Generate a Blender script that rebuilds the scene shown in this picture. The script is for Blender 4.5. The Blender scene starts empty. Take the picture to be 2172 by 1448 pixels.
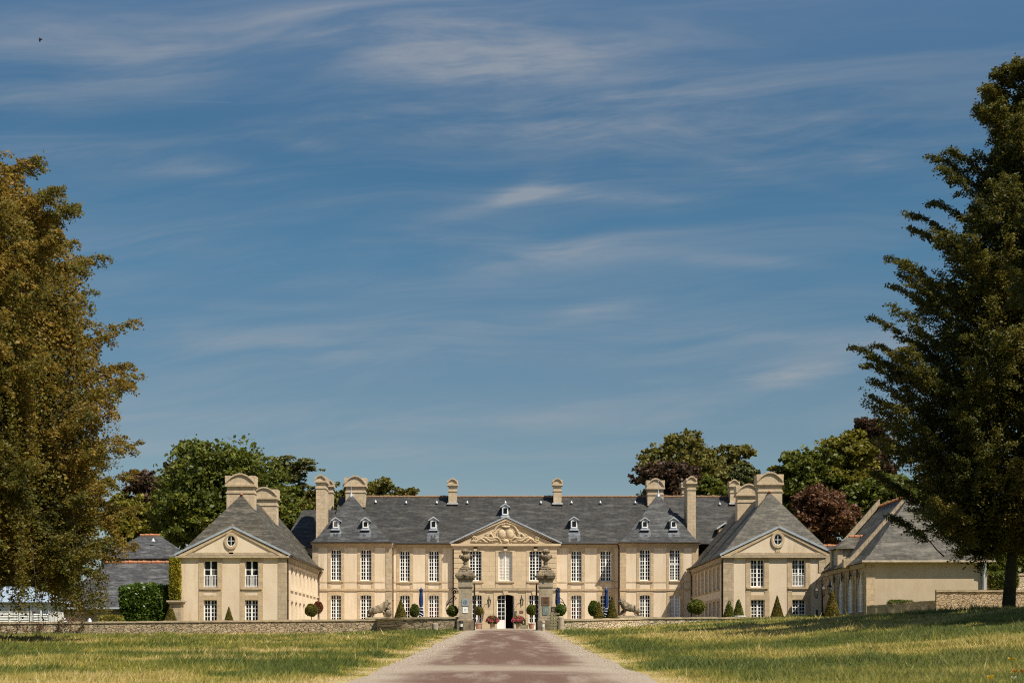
import bpy, math, random
import numpy as np
from mathutils import Vector, Matrix

# ------------------------------------------------------------------ basics
F = 3017.0; CX = 1072.0; HY = 1372.0; ZC = 1.25      # lens in photo pixels, eye height
C = bpy.context.scene.collection
rad = math.radians
def WX(px, Y): return (px - CX) / F * Y
def WZ(py, Y): return (HY - py) / F * Y + ZC
def sstep(t):
    t = np.clip(t, 0, 1); return t * t * (3 - 2 * t)
def gz(x, y):
    """terrain height"""
    x = np.asarray(x, float); y = np.asarray(y, float)
    z = 0.0243 * np.minimum(y, 104) + 0.016 * np.clip(y - 104, 0, 26)
    z = z - 0.33 * sstep((-x - 4) / 10) * sstep((y - 60) / 40)
    bank = 1.42 * sstep((x - 3) / 21) * sstep((y - 15) / 40) * (1 - .34 * sstep((y - 63) / 21))
    court = sstep((y - 103) / 4)
    bank = bank * (1 - court * (x < 21.5))
    return z + bank
def g(x, y): return float(gz(x, y))

WL = {}
def world_of(o):
    return WL.get(o.name, Vector((0, 0, 0)))
def tag(o, label, cat, group=None, kind=None):
    if label: o['label'] = label
    if cat: o['category'] = cat
    if group: o['group'] = group
    if kind: o['kind'] = kind
    return o
def thing(name, label, cat, loc, group=None):
    o = bpy.data.objects.new(name, None); o.empty_display_size = .3
    o.location = loc; C.objects.link(o); WL[o.name] = Vector(loc)
    return tag(o, label, cat, group)

class MB:
    def __init__(s): s.v = []; s.f = []
    def add(s, vs, fs):
        b = len(s.v); s.v.extend([tuple(p) for p in vs]); s.f.extend([tuple(b + i for i in f) for f in fs])
    def quad(s, *p): s.add(p, [tuple(range(len(p)))])
    def box(s, x0, x1, y0, y1, z0, z1):
        s.add([(x0,y0,z0),(x1,y0,z0),(x1,y1,z0),(x0,y1,z0),(x0,y0,z1),(x1,y0,z1),(x1,y1,z1),(x0,y1,z1)],
              [(0,3,2,1),(4,5,6,7),(0,1,5,4),(1,2,6,5),(2,3,7,6),(3,0,4,7)])
    def tbox(s, T, u0, u1, v0, v1, d0, d1):
        P = [T(u0,v0,d0),T(u1,v0,d0),T(u1,v0,d1),T(u0,v0,d1),T(u0,v1,d0),T(u1,v1,d0),T(u1,v1,d1),T(u0,v1,d1)]
        s.add(P, [(0,3,2,1),(4,5,6,7),(0,1,5,4),(1,2,6,5),(2,3,7,6),(3,0,4,7)])
    def prism(s, poly, T, d0, d1):
        n = len(poly)
        s.add([T(u,v,d0) for u,v in poly] + [T(u,v,d1) for u,v in poly],
              [tuple(range(n)), tuple(range(2*n-1, n-1, -1))] + [(i,(i+1)%n,n+(i+1)%n,n+i) for i in range(n)])
    def tube(s, pts, r, n=6):
        pts = [Vector(p) for p in pts]
        rs = r if isinstance(r, (list, tuple)) else [r] * len(pts)
        rings = []
        ref = Vector((0.31, .17, .93))
        for i, p in enumerate(pts):
            t = (pts[min(i+1,len(pts)-1)] - pts[max(i-1,0)])
            if t.length < 1e-9: t = Vector((0,0,1))
            t.normalize()
            a = t.cross(ref)
            if a.length < .05: a = t.cross(Vector((1,0,0)))
            a.normalize(); b = t.cross(a)
            rings.append([p + a*math.cos(2*math.pi*k/n)*rs[i] + b*math.sin(2*math.pi*k/n)*rs[i] for k in range(n)])
        vs = [q for R in rings for q in R]; fs = []
        for i in range(len(pts)-1):
            for k in range(n):
                fs.append((i*n+k, i*n+(k+1)%n, (i+1)*n+(k+1)%n, (i+1)*n+k))
        fs.append(tuple(range(n-1,-1,-1))); fs.append(tuple((len(pts)-1)*n+k for k in range(n)))
        s.add(vs, fs)
    def lathe(s, prof, c, n=16, sx=1, sy=1):
        vs = []; fs = []
        for r, z in prof:
            for k in range(n):
                a = 2*math.pi*k/n
                vs.append((c[0]+r*sx*math.cos(a), c[1]+r*sy*math.sin(a), c[2]+z))
        for i in range(len(prof)-1):
            for k in range(n):
                fs.append((i*n+k, i*n+(k+1)%n, (i+1)*n+(k+1)%n, (i+1)*n+k))
        fs.append(tuple(range(n-1,-1,-1))); fs.append(tuple((len(prof)-1)*n+k for k in range(n)))
        s.add(vs, fs)
    def ball(s, c, r, n=10, m=6):
        rx, ry, rz = r if isinstance(r, (tuple, list)) else (r, r, r)
        prof = [(max(.02, math.sin(math.pi*i/m)), -math.cos(math.pi*i/m)) for i in range(m+1)]
        s.lathe([(p*rx, z*rz) for p, z in prof], c, n, 1, ry/rx)
    def build(s, name, mat, parent=None, loc=None, smooth=False):
        me = bpy.data.meshes.new(name)
        o = bpy.data.objects.new(name, me); C.objects.link(o)
        if parent is not None:
            o.parent = parent; L = world_of(parent)
        else:
            L = Vector(loc) if loc is not None else Vector((0,0,0)); o.location = L
        WL[o.name] = L
        me.from_pydata([(x-L.x, y-L.y, z-L.z) for x,y,z in s.v], [], s.f)
        me.materials.append(mat)
        if smooth: me.polygons.foreach_set('use_smooth', [True]*len(me.polygons))
        me.update()
        return o

def np_mesh(name, V, nper, mat, tint=None, parent=None, loc=(0,0,0), extra=None):
    """many n-gons (nper verts each) from an array, with optional solid MB part merged first"""
    V = np.asarray(V, np.float32).reshape(-1, 3)
    me = bpy.data.meshes.new(name); o = bpy.data.objects.new(name, me); C.objects.link(o)
    if parent is not None: o.parent = parent; L = world_of(parent)
    else: L = Vector(loc); o.location = L
    WL[o.name] = L
    nf = len(V)//nper
    ls = np.arange(nf, dtype=np.int32)*nper; li = np.arange(len(V), dtype=np.int32)
    tint = np.random.rand(nf) if tint is None else np.asarray(tint)
    if extra is not None and extra.f:
        ev = np.array(extra.v, np.float32); off = len(V)
        el = np.array([i+off for f in extra.f for i in f], np.int32)
        en = np.array([len(f) for f in extra.f]); es = np.concatenate([[0], np.cumsum(en)[:-1]]) + len(li)
        V = np.concatenate([V, ev]); li = np.concatenate([li, el]); ls = np.concatenate([ls, es.astype(np.int32)])
        tint = np.concatenate([tint, np.full(len(en), .3)])
    V = V - np.array(L, np.float32)
    me.vertices.add(len(V)); me.vertices.foreach_set('co', V.ravel())
    me.loops.add(len(li)); me.loops.foreach_set('vertex_index', li)
    me.polygons.add(len(ls)); me.polygons.foreach_set('loop_start', ls)
    at = me.attributes.new('tint', 'FLOAT', 'FACE'); at.data.foreach_set('value', tint.astype(np.float32))
    me.materials.append(mat); me.update(calc_edges=True); me.validate()
    return o

# ------------------------------------------------------------------ materials
class NT:
    def __init__(s, tree): s.t = tree; tree.nodes.clear()
    def n(s, typ, **kw):
        nd = s.t.nodes.new(typ)
        for k, v in kw.items():
            if k in nd.inputs.keys() if isinstance(k, str) else False: pass
            setattr(nd, k, v)
        return nd
    def link(s, a, b): s.t.links.new(a, b)
    def set(s, sock, val):
        if isinstance(val, bpy.types.NodeSocket): s.t.links.new(val, sock)
        else: sock.default_value = val
    def m(s, op, a, b=0.0, c=None, clamp=False):
        nd = s.t.nodes.new('ShaderNodeMath'); nd.operation = op; nd.use_clamp = clamp
        s.set(nd.inputs[0], a); s.set(nd.inputs[1], b)
        if c is not None: s.set(nd.inputs[2], c)
        return nd.outputs[0]
    def mix(s, f, a, b, mode='MIX'):
        nd = s.t.nodes.new('ShaderNodeMix'); nd.data_type = 'RGBA'; nd.blend_type = mode
        s.set(nd.inputs[0], f)
        for k, v in ((6, a), (7, b)):
            if isinstance(v, (tuple, list)): v = (*v[:3], 1)
            s.set(nd.inputs[k], v)
        return nd.outputs[2]
    def noise(s, vec, scale, detail=4, rough=.55, dist=0):
        nd = s.t.nodes.new('ShaderNodeTexNoise'); s.link(vec, nd.inputs['Vector'])
        nd.inputs['Scale'].default_value = scale; nd.inputs['Detail'].default_value = detail
        nd.inputs['Roughness'].default_value = rough; nd.inputs['Distortion'].default_value = dist
        return nd.outputs['Fac']
    def pos(s): return s.t.nodes.new('ShaderNodeNewGeometry').outputs['Position']
    def sep(s, v):
        nd = s.t.nodes.new('ShaderNodeSeparateXYZ'); s.link(v, nd.inputs[0]); return nd.outputs
    def comb(s, x, y, z):
        nd = s.t.nodes.new('ShaderNodeCombineXYZ')
        for i, v in enumerate((x, y, z)): s.set(nd.inputs[i], v)
        return nd.outputs[0]
    def scalev(s, v, sc):
        nd = s.t.nodes.new('ShaderNodeMapping'); s.link(v, nd.inputs[0]); nd.inputs['Scale'].default_value = sc
        return nd.outputs[0]
    def ramp(s, f, stops):
        nd = s.t.nodes.new('ShaderNodeValToRGB'); s.set(nd.inputs[0], f); cr = nd.color_ramp
        while len(cr.elements) > 1: cr.elements.remove(cr.elements[0])
        for i, (p, c) in enumerate(stops):
            e = cr.elements[0] if i == 0 else cr.elements.new(p)
            e.position = p; e.color = (*c[:3], 1) if len(c) >= 3 else (c[0],)*3 + (1,)
        return nd.outputs[0]
    def cont(s, f, lo, hi):
        nd = s.t.nodes.new('ShaderNodeMapRange'); nd.interpolation_type = 'SMOOTHSTEP'; s.set(nd.inputs[0], f)
        nd.inputs[1].default_value = lo; nd.inputs[2].default_value = hi
        return nd.outputs[0]
    def out(s, col, rough=.85, spec=.25, bump=None, bstr=.3, bdist=.03, metallic=0, normal=None):
        p = s.t.nodes.new('ShaderNodeBsdfPrincipled'); o = s.t.nodes.new('ShaderNodeOutputMaterial')
        if isinstance(col, (tuple, list)): col = (*col[:3], 1)
        s.set(p.inputs['Base Color'], col); s.set(p.inputs['Roughness'], rough)
        p.inputs['Specular IOR Level'].default_value = spec; p.inputs['Metallic'].default_value = metallic
        if bump is not None:
            b = s.t.nodes.new('ShaderNodeBump'); s.link(bump, b.inputs['Height'])
            b.inputs['Strength'].default_value = bstr; b.inputs['Distance'].default_value = bdist
            s.link(b.outputs[0], p.inputs['Normal'])
        s.link(p.outputs[0], o.inputs[0]); return p
def newmat(name):
    m = bpy.data.materials.new(name); m.use_nodes = True
    return m, NT(m.node_tree)

def m_plain(name, c1, c2, scale=3, rough=.8, bstr=.2, spec=.25, metallic=0, detail=5):
    m, t = newmat(name); p = t.pos()
    f = t.cont(t.noise(p, scale, detail, .6), .3, .7)
    t.out(t.mix(f, c1, c2), rough, spec, t.noise(p, scale*5, 3), bstr, .02, metallic); return m

def m_stucco(name, c1, c2, stain, streak=.75, grain=.22):
    m, t = newmat(name); p = t.pos()
    f = t.cont(t.noise(p, .55, 6, .62), .3, .72)
    col = t.mix(f, c1, c2)
    col = t.mix(t.m('MULTIPLY', t.cont(t.noise(t.scalev(p, (2.2, 2.2, .22)), 1.0, 6, .6), .46, .74), streak), col, stain)
    col = t.mix(t.m('MULTIPLY', t.cont(t.noise(p, 9, 4, .7), .45, .8), grain), col, stain)
    t.out(col, .92, .12, t.noise(p, 22, 4, .7), .25, .02); return m

def m_trim(name, c1, c2, c3, brick=(.62, .36)):
    """dressed stone: blocks, lichen blotches"""
    m, t = newmat(name); p = t.pos(); s = t.sep(p)
    v = t.comb(t.m('ADD', s[0], s[1]), s[2], 0.0)
    b = t.n('ShaderNodeTexBrick'); t.link(v, b.inputs['Vector'])
    b.inputs['Color1'].default_value = (*c1, 1); b.inputs['Color2'].default_value = (*c2, 1)
    b.inputs['Mortar'].default_value = (*[x*.62 for x in c1], 1)
    b.inputs['Scale'].default_value = 1; b.inputs['Mortar Size'].default_value = .012
    b.inputs['Brick Width'].default_value = brick[0]; b.inputs['Row Height'].default_value = brick[1]
    f = t.cont(t.noise(p, 2.6, 7, .7), .42, .7)
    col = t.mix(t.m('MULTIPLY', f, .8), b.outputs[0], c3)
    f2 = t.cont(t.noise(t.scalev(p, (1.5, 1.5, .25)), 1.3, 5, .65), .55, .8)
    col = t.mix(t.m('MULTIPLY', f2, .5), col, [x*.55 for x in c3])
    t.out(col, .9, .15, t.noise(p, 16, 5, .7), .45, .03); return m

def m_slate(name, c1, c2, c3, lich=.45, course=(.40, .20)):
    m, t = newmat(name); p = t.pos(); s = t.sep(p)
    v = t.comb(t.m('ADD', s[0], s[1]), t.m('MULTIPLY', s[2], 1.35), 0.0)
    b = t.n('ShaderNodeTexBrick'); t.link(v, b.inputs['Vector'])
    b.inputs['Color1'].default_value = (*c1, 1); b.inputs['Color2'].default_value = (*c2, 1)
    b.inputs['Mortar'].default_value = (*[x*.45 for x in c1], 1)
    b.inputs['Scale'].default_value = 1; b.inputs['Mortar Size'].default_value = .012; b.inputs['Bias'].default_value = -.1
    b.inputs['Brick Width'].default_value = course[0]; b.inputs['Row Height'].default_value = course[1]
    col = b.outputs[0]
    f = t.cont(t.noise(p, .45, 7, .66), .42, .7)
    col = t.mix(t.m('MULTIPLY', f, lich), col, c3)
    # horizontal drift between batches of slates
    f5 = t.cont(t.noise(t.scalev(p, (1.6, 1.6, 4.5)), 1.0, 6, .75), .35, .68)
    col = t.mix(t.m('MULTIPLY', t.m('SUBTRACT', 1.0, f5), .8), col, [x*.5 for x in c1])
    f6 = t.cont(t.noise(t.scalev(p, (2.4, 2.4, 6.0)), 1.4, 4, .8), .52, .72)
    col = t.mix(t.m('MULTIPLY', f6, .55), col, [x*1.55 for x in c2])
    f3 = t.cont(t.noise(t.scalev(p, (.5, .5, 3.2)), 1.2, 5, .7), .46, .72)
    col = t.mix(t.m('MULTIPLY', f3, .6), col, [x*1.75 for x in c2])
    # run-off streaks
    f4 = t.cont(t.noise(t.scalev(p, (1.6, 1.6, .12)), 1.0, 4, .6), .56, .8)
    col = t.mix(t.m('MULTIPLY', f4, .4), col, [x*.6 for x in c1])
    t.out(col, .62, .3, t.m('ADD', b.outputs['Fac'], t.noise(p, 9, 3)), .35, .02); return m

def m_rubble(name, cols, mort, scale=3.4, flat=2.1):
    m, t = newmat(name); p = t.pos(); s = t.sep(p)
    w = t.noise(p, 2.2, 3, .5)
    v = t.comb(t.m('ADD', t.m('ADD', s[0], t.m('MULTIPLY', s[1], .9)), t.m('MULTIPLY', w, .18)), 0.0,
               t.m('ADD', t.m('MULTIPLY', s[2], flat), t.m('MULTIPLY', w, .25)))
    vo = t.n('ShaderNodeTexVoronoi'); t.link(v, vo.inputs['Vector']); vo.inputs['Scale'].default_value = scale
    ve = t.n('ShaderNodeTexVoronoi', feature='DISTANCE_TO_EDGE'); t.link(v, ve.inputs['Vector']); ve.inputs['Scale'].default_value = scale
    vs = t.sep(vo.outputs['Color'])
    col = t.ramp(vs[0], [(i/(len(cols)-1), c) for i, c in enumerate(cols)])
    col = t.mix(t.m('MULTIPLY', t.cont(t.noise(p, 1.1, 6, .7), .45, .75), .5), col, mort)
    e = t.cont(ve.outputs['Distance'], .0, .09)
    col = t.mix(e, [x*.45 for x in mort], col)
    h = t.m('ADD', e, t.m('MULTIPLY', t.noise(p, 14, 4, .7), .5))
    t.out(col, .95, .1, h, .9, .05); return m

def m_leaf(name, cols, trans=.3, rough=.55):
    m, t = newmat(name)
    a = t.n('ShaderNodeAttribute'); a.attribute_name = 'tint'
    col = t.ramp(a.outputs['Fac'], [(i/(len(cols)-1), c) for i, c in enumerate(cols)])
    p = t.n('ShaderNodeBsdfPrincipled'); t.link(col, p.inputs['Base Color'])
    p.inputs['Roughness'].default_value = rough; p.inputs['Specular IOR Level'].default_value = .25
    tr = t.n('ShaderNodeBsdfTranslucent'); t.link(t.mix(.5, col, [min(1, x*1.5) for x in cols[-1]]), tr.inputs[0])
    mx = t.n('ShaderNodeMixShader'); mx.inputs[0].default_value = trans
    t.link(p.outputs[0], mx.inputs[1]); t.link(tr.outputs[0], mx.inputs[2])
    o = t.n('ShaderNodeOutputMaterial'); t.link(mx.outputs[0], o.inputs[0]); return m

M = {}
M['stucco'] = m_stucco('cream_stucco', (.64,.53,.395), (.585,.465,.325), (.45,.34,.215))
M['roughcast'] = m_stucco('buff_roughcast', (.50,.40,.28), (.43,.335,.225), (.33,.25,.165), .2, .55)
M['ashlar'] = m_trim('ashlar_stone', (.57,.435,.275), (.49,.375,.24), (.43,.345,.24), (.95,.42))
M['trim'] = m_trim('weathered_stone', (.51,.38,.235), (.43,.32,.195), (.33,.265,.18))
M['greystone'] = m_trim('lichen_stone', (.45,.355,.235), (.38,.295,.19), (.25,.205,.145), (.5,.34))
M['chimney'] = m_trim('chimney_stone', (.53,.41,.275), (.46,.355,.235), (.32,.26,.185), (.5,.3))
M['pierstone'] = m_trim('pier_stone', (.38,.31,.22), (.33,.27,.19), (.21,.175,.125), (1.2,.55))
M['oldstone'] = m_trim('blackened_stone', (.26,.20,.13), (.15,.12,.085), (.055,.045,.033), (.4,.25))
M['slate'] = m_slate('blue_slate', (.019,.018,.016), (.056,.053,.048), (.046,.037,.024))
M['slate_pav'] = m_slate('grey_slate', (.025,.026,.027), (.075,.076,.076), (.048,.040,.028))
M['slate_moss'] = m_slate('mossy_slate', (.036,.031,.022), (.104,.092,.070), (.070,.058,.026), .65, (.34,.19))
M['slate_mid'] = m_slate('yard_slate', (.040,.040,.040), (.10,.099,.097), (.07,.06,.045))
M['slate_pale'] = m_slate('pale_slate', (.11,.115,.125), (.14,.148,.16), (.12,.11,.09))
M['zinc'] = m_plain('zinc', (.30,.33,.36), (.40,.43,.46), 2, .5, .1, .4, .25)
M['lead'] = m_plain('lead_sheet', (.34,.36,.39), (.46,.48,.5), 3, .55, .1, .4)
M['white'] = m_plain('white_paint', (.80,.79,.76), (.74,.72,.68), 2, .45, .05, .4)
M['shed_white'] = m_plain('shed_white_paint', (.66,.65,.62), (.58,.57,.53), 1.4, .6, .05, .3)
M['shed_roof'] = m_plain('painted_metal_roof', (.27,.33,.40), (.34,.40,.47), .8, .4, .05, .5, .1)
M['ridge'] = m_plain('clay_ridge', (.30,.17,.09), (.20,.13,.08), 5, .9, .4)
M['ridge_red'] = m_plain('red_clay_ridge', (.42,.16,.07), (.28,.14,.08), 5, .9, .4)
M['iron'] = m_plain('black_iron', (.018,.017,.016), (.035,.026,.02), 8, .5, .1, .4, .4)
M['rust'] = m_plain('brown_downpipe', (.085,.045,.028), (.06,.035,.024), 6, .6, .1)
M['wood'] = m_plain('grey_pallet_wood', (.23,.21,.12), (.16,.14,.08), 6, .9, .3)
M['greybark'] = m_plain('grey_brown_bark', (.13,.11,.085), (.08,.07,.055), 4, .95, .4)
M['bark'] = m_plain('beech_bark', (.035,.03,.021), (.06,.052,.038), 3, .95, .8)
M['palebark'] = m_plain('pale_bark', (.30,.26,.2), (.2,.17,.13), 4, .95, .4)
M['brown'] = m_plain('bronze_plaque', (.12,.06,.03), (.16,.085,.045), 8, .45, .1, .5)
M['plaque_grey'] = m_plain('grey_plaque', (.22,.26,.29), (.27,.31,.33), 8, .5, .05, .5)
M['plaque_dark'] = m_plain('plaque_lettering', (.07,.085,.10), (.09,.10,.12), 8, .5, .05)
M['plaque_green'] = m_plain('green_plaque', (.13,.165,.14), (.155,.19,.165), 8, .5, .05, .5)
M['navy'] = m_plain('navy_canvas', (.014,.03,.10), (.02,.045,.14), 4, .8, .3, .2)
M['canvas_white'] = m_plain('white_canvas', (.6,.6,.6), (.5,.5,.52), 4, .8, .1)
M['terracotta'] = m_plain('terracotta', (.42,.24,.15), (.34,.19,.12), 6, .8, .2)
M['curtain'] = m_plain('cream_curtain', (.62,.56,.45), (.55,.49,.39), 2.5, .9, .1)
M['redcloth'] = m_plain('red_upholstery', (.32,.02,.03), (.22,.015,.02), 3, .8, .1)
M['pale_letter'] = m_plain('pale_lettering', (.30,.34,.31), (.27,.31,.28), 4, .6, 0)
M['lens'] = m_plain('frosted_lens', (.62,.64,.60), (.55,.58,.52), 4, .3, .0, .5)
M['bird'] = m_plain('dark_feather', (.012,.012,.014), (.02,.02,.022), 30, .7, .0)
M['silver'] = m_plain('galvanised_metal', (.5,.5,.5), (.6,.6,.6), 4, .35, .0, .5, .6)
M['red'] = m_plain('red_sign', (.45,.06,.05), (.4,.05,.05), 8, .5, 0)
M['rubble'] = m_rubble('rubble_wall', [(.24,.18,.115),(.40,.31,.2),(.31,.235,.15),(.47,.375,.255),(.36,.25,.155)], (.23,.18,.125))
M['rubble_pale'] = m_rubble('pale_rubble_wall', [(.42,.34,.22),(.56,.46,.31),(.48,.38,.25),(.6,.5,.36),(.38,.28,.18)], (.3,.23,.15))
M['barn'] = m_rubble('barn_wall', [(.40,.29,.18),(.48,.36,.23),(.44,.32,.2)], (.38,.28,.18), 5, 1.6)

def m_glass():
    m, t = newmat('window_glass'); p = t.pos()
    c = t.mix(t.cont(t.noise(p, .8, 3), .35, .7), (.006,.007,.008), (.02,.02,.018))
    c = t.mix(t.m('MULTIPLY', t.cont(t.noise(p, .9, 2, .4), .60, .66), .7), c, (.16,.15,.13))  # pale patches painted into the pane colour as reflections and half-drawn curtains
    t.out(c, t.m('ADD', t.m('MULTIPLY', t.noise(p, 1.7, 2), .1), .04), .16, t.noise(p, 1.3, 2), .06, .05); return m
M['glass'] = m_glass()
def m_pale_glass(name, c):
    m, t = newmat(name); p = t.pos()
    f = t.cont(t.noise(t.scalev(p, (5, 5, .4)), 1.2, 3), .3, .7)
    t.out(t.mix(f, c, [x*.72 for x in c]), .12, .5); return m
M['glass_pale'] = m_pale_glass('glass_over_blind', (.50,.51,.53))
M['glass_cream'] = m_pale_glass('glass_over_cream_curtain', (.62,.55,.43))
M['glass_clear'] = None
m, t = newmat('clear_glass')
gl = t.n('ShaderNodeBsdfGlossy'); gl.inputs['Roughness'].default_value = .05
tr = t.n('ShaderNodeBsdfTransparent'); mx = t.n('ShaderNodeMixShader'); lw = t.n('ShaderNodeFresnel'); lw.inputs[0].default_value = 1.45
t.link(lw.outputs[0], mx.inputs[0]); t.link(tr.outputs[0], mx.inputs[1]); t.link(gl.outputs[0], mx.inputs[2])
oo = t.n('ShaderNodeOutputMaterial'); t.link(mx.outputs[0], oo.inputs[0]); M['glass_clear'] = m

# ------------------------------------------------------------------ value noise
def vnoise(x, y, seed=0):
    xi = np.floor(x).astype(np.int64); yi = np.floor(y).astype(np.int64)
    fx = x - xi; fy = y - yi; fx = fx*fx*(3-2*fx); fy = fy*fy*(3-2*fy)
    def h(a, b):
        n = (a*374761393 + b*668265263 + seed*974634777) & 0xffffffff
        n = ((n ^ (n >> 13)) * 1274126177) & 0xffffffff
        return ((n ^ (n >> 16)) & 0xffff) / 65535.0
    return (h(xi,yi)*(1-fx)+h(xi+1,yi)*fx)*(1-fy) + (h(xi,yi+1)*(1-fx)+h(xi+1,yi+1)*fx)*fy
def fbm(x, y, seed=0, o=4):
    s = 0; a = .5; tot = 0
    for i in range(o):
        s = s + a*vnoise(x*2**i + 7.3*i, y*2**i - 3.1*i, seed+i); tot += a; a *= .55
    return s/tot
def dryness(x, y):
    """0 green sward .. 1 straw"""
    x = np.asarray(x, float); y = np.asarray(y, float)
    n = fbm(x*.085 + y*.035, y*.27 + x*.012, 3, 4)
    d = np.clip((n - .37) / .25, 0, 1)
    d2 = np.clip((fbm(x*.5, y*.8, 11, 3) - .3)/.4, 0, 1)
    d = .72*d + .28*d2
    edge = .75*np.exp(-((np.abs(x) - 2.9)/.5)**2)
    green_verge = np.exp(-((np.abs(x) - 4.6)/1.1)**2)*(y > 25)
    d = np.clip(d - .45*green_verge + .65*edge, 0, 1)
    near_right = sstep((x-2)/4)*sstep((48-y)/18)
    return np.clip(d*(1-.2*near_right), 0, 1)

M['apron'] = m_slate('stained_slate', (.085,.09,.10), (.125,.135,.15), (.055,.054,.052), .55)
SKY_S = .058; CLOUD_F = .57; CLOUD_C = (4.5, 4.6, 4.75); SUN_E = 5.0; EXPO = 0.62
# ------------------------------------------------------------------ ground, road, grass
def structure(o): o['kind'] = 'structure'; return o
GRASS = [(.055,.080,.008), (.115,.130,.014), (.235,.205,.030), (.39,.30,.095), (.50,.39,.19)]

def make_ground():
    xs = np.concatenate([np.linspace(-420,-40,12), np.arange(-38,38.01,.5), np.linspace(40,420,12)])
    ys = np.concatenate([np.linspace(-60,-6,6), np.arange(-4,136,.5), np.linspace(140,900,16)])
    X, Y = np.meshgrid(xs, ys); Z = gz(X, Y)
    Z = Z + .03*(fbm(X*.6, Y*.6, 5) - .5)*(np.abs(X) > 3.2)
    n = len(xs); mct = len(ys)
    V = np.stack([X.ravel(), Y.ravel(), Z.ravel()], 1)
    i = np.arange((mct-1)*(n-1)); r = i//(n-1); c = i % (n-1); a = r*n+c
    Fq = np.stack([a, a+1, a+n+1, a+n], 1)
    me = bpy.data.meshes.new('ground'); me.from_pydata(V.tolist(), [], Fq.tolist())
    at = me.attributes.new('tint', 'FLOAT', 'POINT'); at.data.foreach_set('value', dryness(X, Y).ravel().astype(np.float32))
    me.polygons.foreach_set('use_smooth', [True]*len(me.polygons))
    m, t = newmat('meadow_ground')
    at = t.n('ShaderNodeAttribute'); at.attribute_name = 'tint'; p = t.pos()
    f = t.m('ADD', at.outputs['Fac'], t.m('MULTIPLY', t.m('SUBTRACT', t.noise(p, 5, 5, .7), .5), .5), clamp=True)
    col = t.ramp(f, [(k/4, [x*.9 for x in c]) for k, c in enumerate(GRASS)])
    t.out(col, .95, .1, t.noise(p, 9, 5, .75), .9, .12)
    me.materials.append(m)
    o = bpy.data.objects.new('ground', me); C.objects.link(o); structure(o)
make_ground()

def strip(name, ys, xl, xr, nx, lift, mat):
    mb = MB(); vs = []
    for y in ys:
        a, b = xl(y), xr(y)
        for k in range(nx+1):
            x = a + (b-a)*k/nx
            vs.append((x, y, g(x, y) + lift + .03*math.cos((k/nx-.5)*math.pi)))
    fs = [(r*(nx+1)+k, r*(nx+1)+k+1, (r+1)*(nx+1)+k+1, (r+1)*(nx+1)+k) for r in range(len(ys)-1) for k in range(nx)]
    mb.add(vs, fs); o = mb.build(name, mat, smooth=True); return structure(o)

m, t = newmat('drive_surface'); p = t.pos(); s = t.sep(p)
ax = t.m('ABSOLUTE', s[0])
wob = t.m('MULTIPLY', t.m('SUBTRACT', t.noise(p, .5, 5, .6), .5), 1.5)
tar = t.m('SUBTRACT', 1.0, t.cont(t.m('ADD', ax, wob), 1.3, 2.55))
# grey dust lying along the wheel tracks and in drifts across the drive
dust = t.cont(t.noise(t.scalev(p, (.9, .11, 1)), 1.25, 6, .66), .46, .70)
band = t.m('MULTIPLY', t.m('SUBTRACT', 1.0, t.cont(t.m('ABSOLUTE', t.m('SUBTRACT', t.m('ADD', s[1], t.m('MULTIPLY', wob, 3.2)), 31.0)), .6, 3.2)), .75)
band2 = t.m('MULTIPLY', t.cont(s[1], 92, 104), .8)
dust = t.m('MAXIMUM', t.m('MAXIMUM', t.m('MULTIPLY', dust, .62), band), band2)
tar = t.m('MULTIPLY', tar, t.m('SUBTRACT', 1.0, dust))
grit = t.noise(p, 11, 4, .75)
tar = t.m('MULTIPLY', tar, t.m('ADD', .45, t.m('MULTIPLY', t.cont(t.m('ADD', grit, t.m('MULTIPLY', tar, .35)), .42, .72), .55)))
fine = t.noise(p, 38, 3, .8)
grav = t.mix(fine, (.15,.115,.082), (.42,.34,.26))
grav = t.mix(t.m('MULTIPLY', t.cont(t.noise(p, .8, 5), .45, .7), .5), grav, (.33,.29,.23))
tarc = t.mix(t.noise(p, 30, 3, .7), (.085,.046,.031), (.145,.088,.062))
col = t.mix(tar, grav, tarc)
t.out(col, .9, .2, t.noise(p, 30, 4, .8), .6, .03)
M['drive'] = m
ys = list(np.arange(-8, 127, .5))
rng = np.random.RandomState(4)
def edge(sg):
    def f(y):
        w = 2.75 + .16*(fbm(np.array([y*.35]), np.array([3.0+sg]), 8)[0]-.5)*2
        if y > 100.2: w = 2.45
        return sg*w
    return f
strip('driveway', ys, edge(-1), edge(1), 14, .012, M['drive'])
m, t = newmat('court_gravel'); p = t.pos()
t.out(t.mix(t.noise(p, 30, 3, .8), (.36,.30,.23), (.56,.48,.38)), .95, .1, t.noise(p, 30, 4), .5, .03)
strip('courtyard', list(np.arange(106, 126.6, .8)), lambda y: -16.2, lambda y: -2.46, 10, .009, m)
strip('courtyard', list(np.arange(106, 126.6, .8)), lambda y: 2.46, lambda y: 16.2, 10, .009, m)

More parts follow.
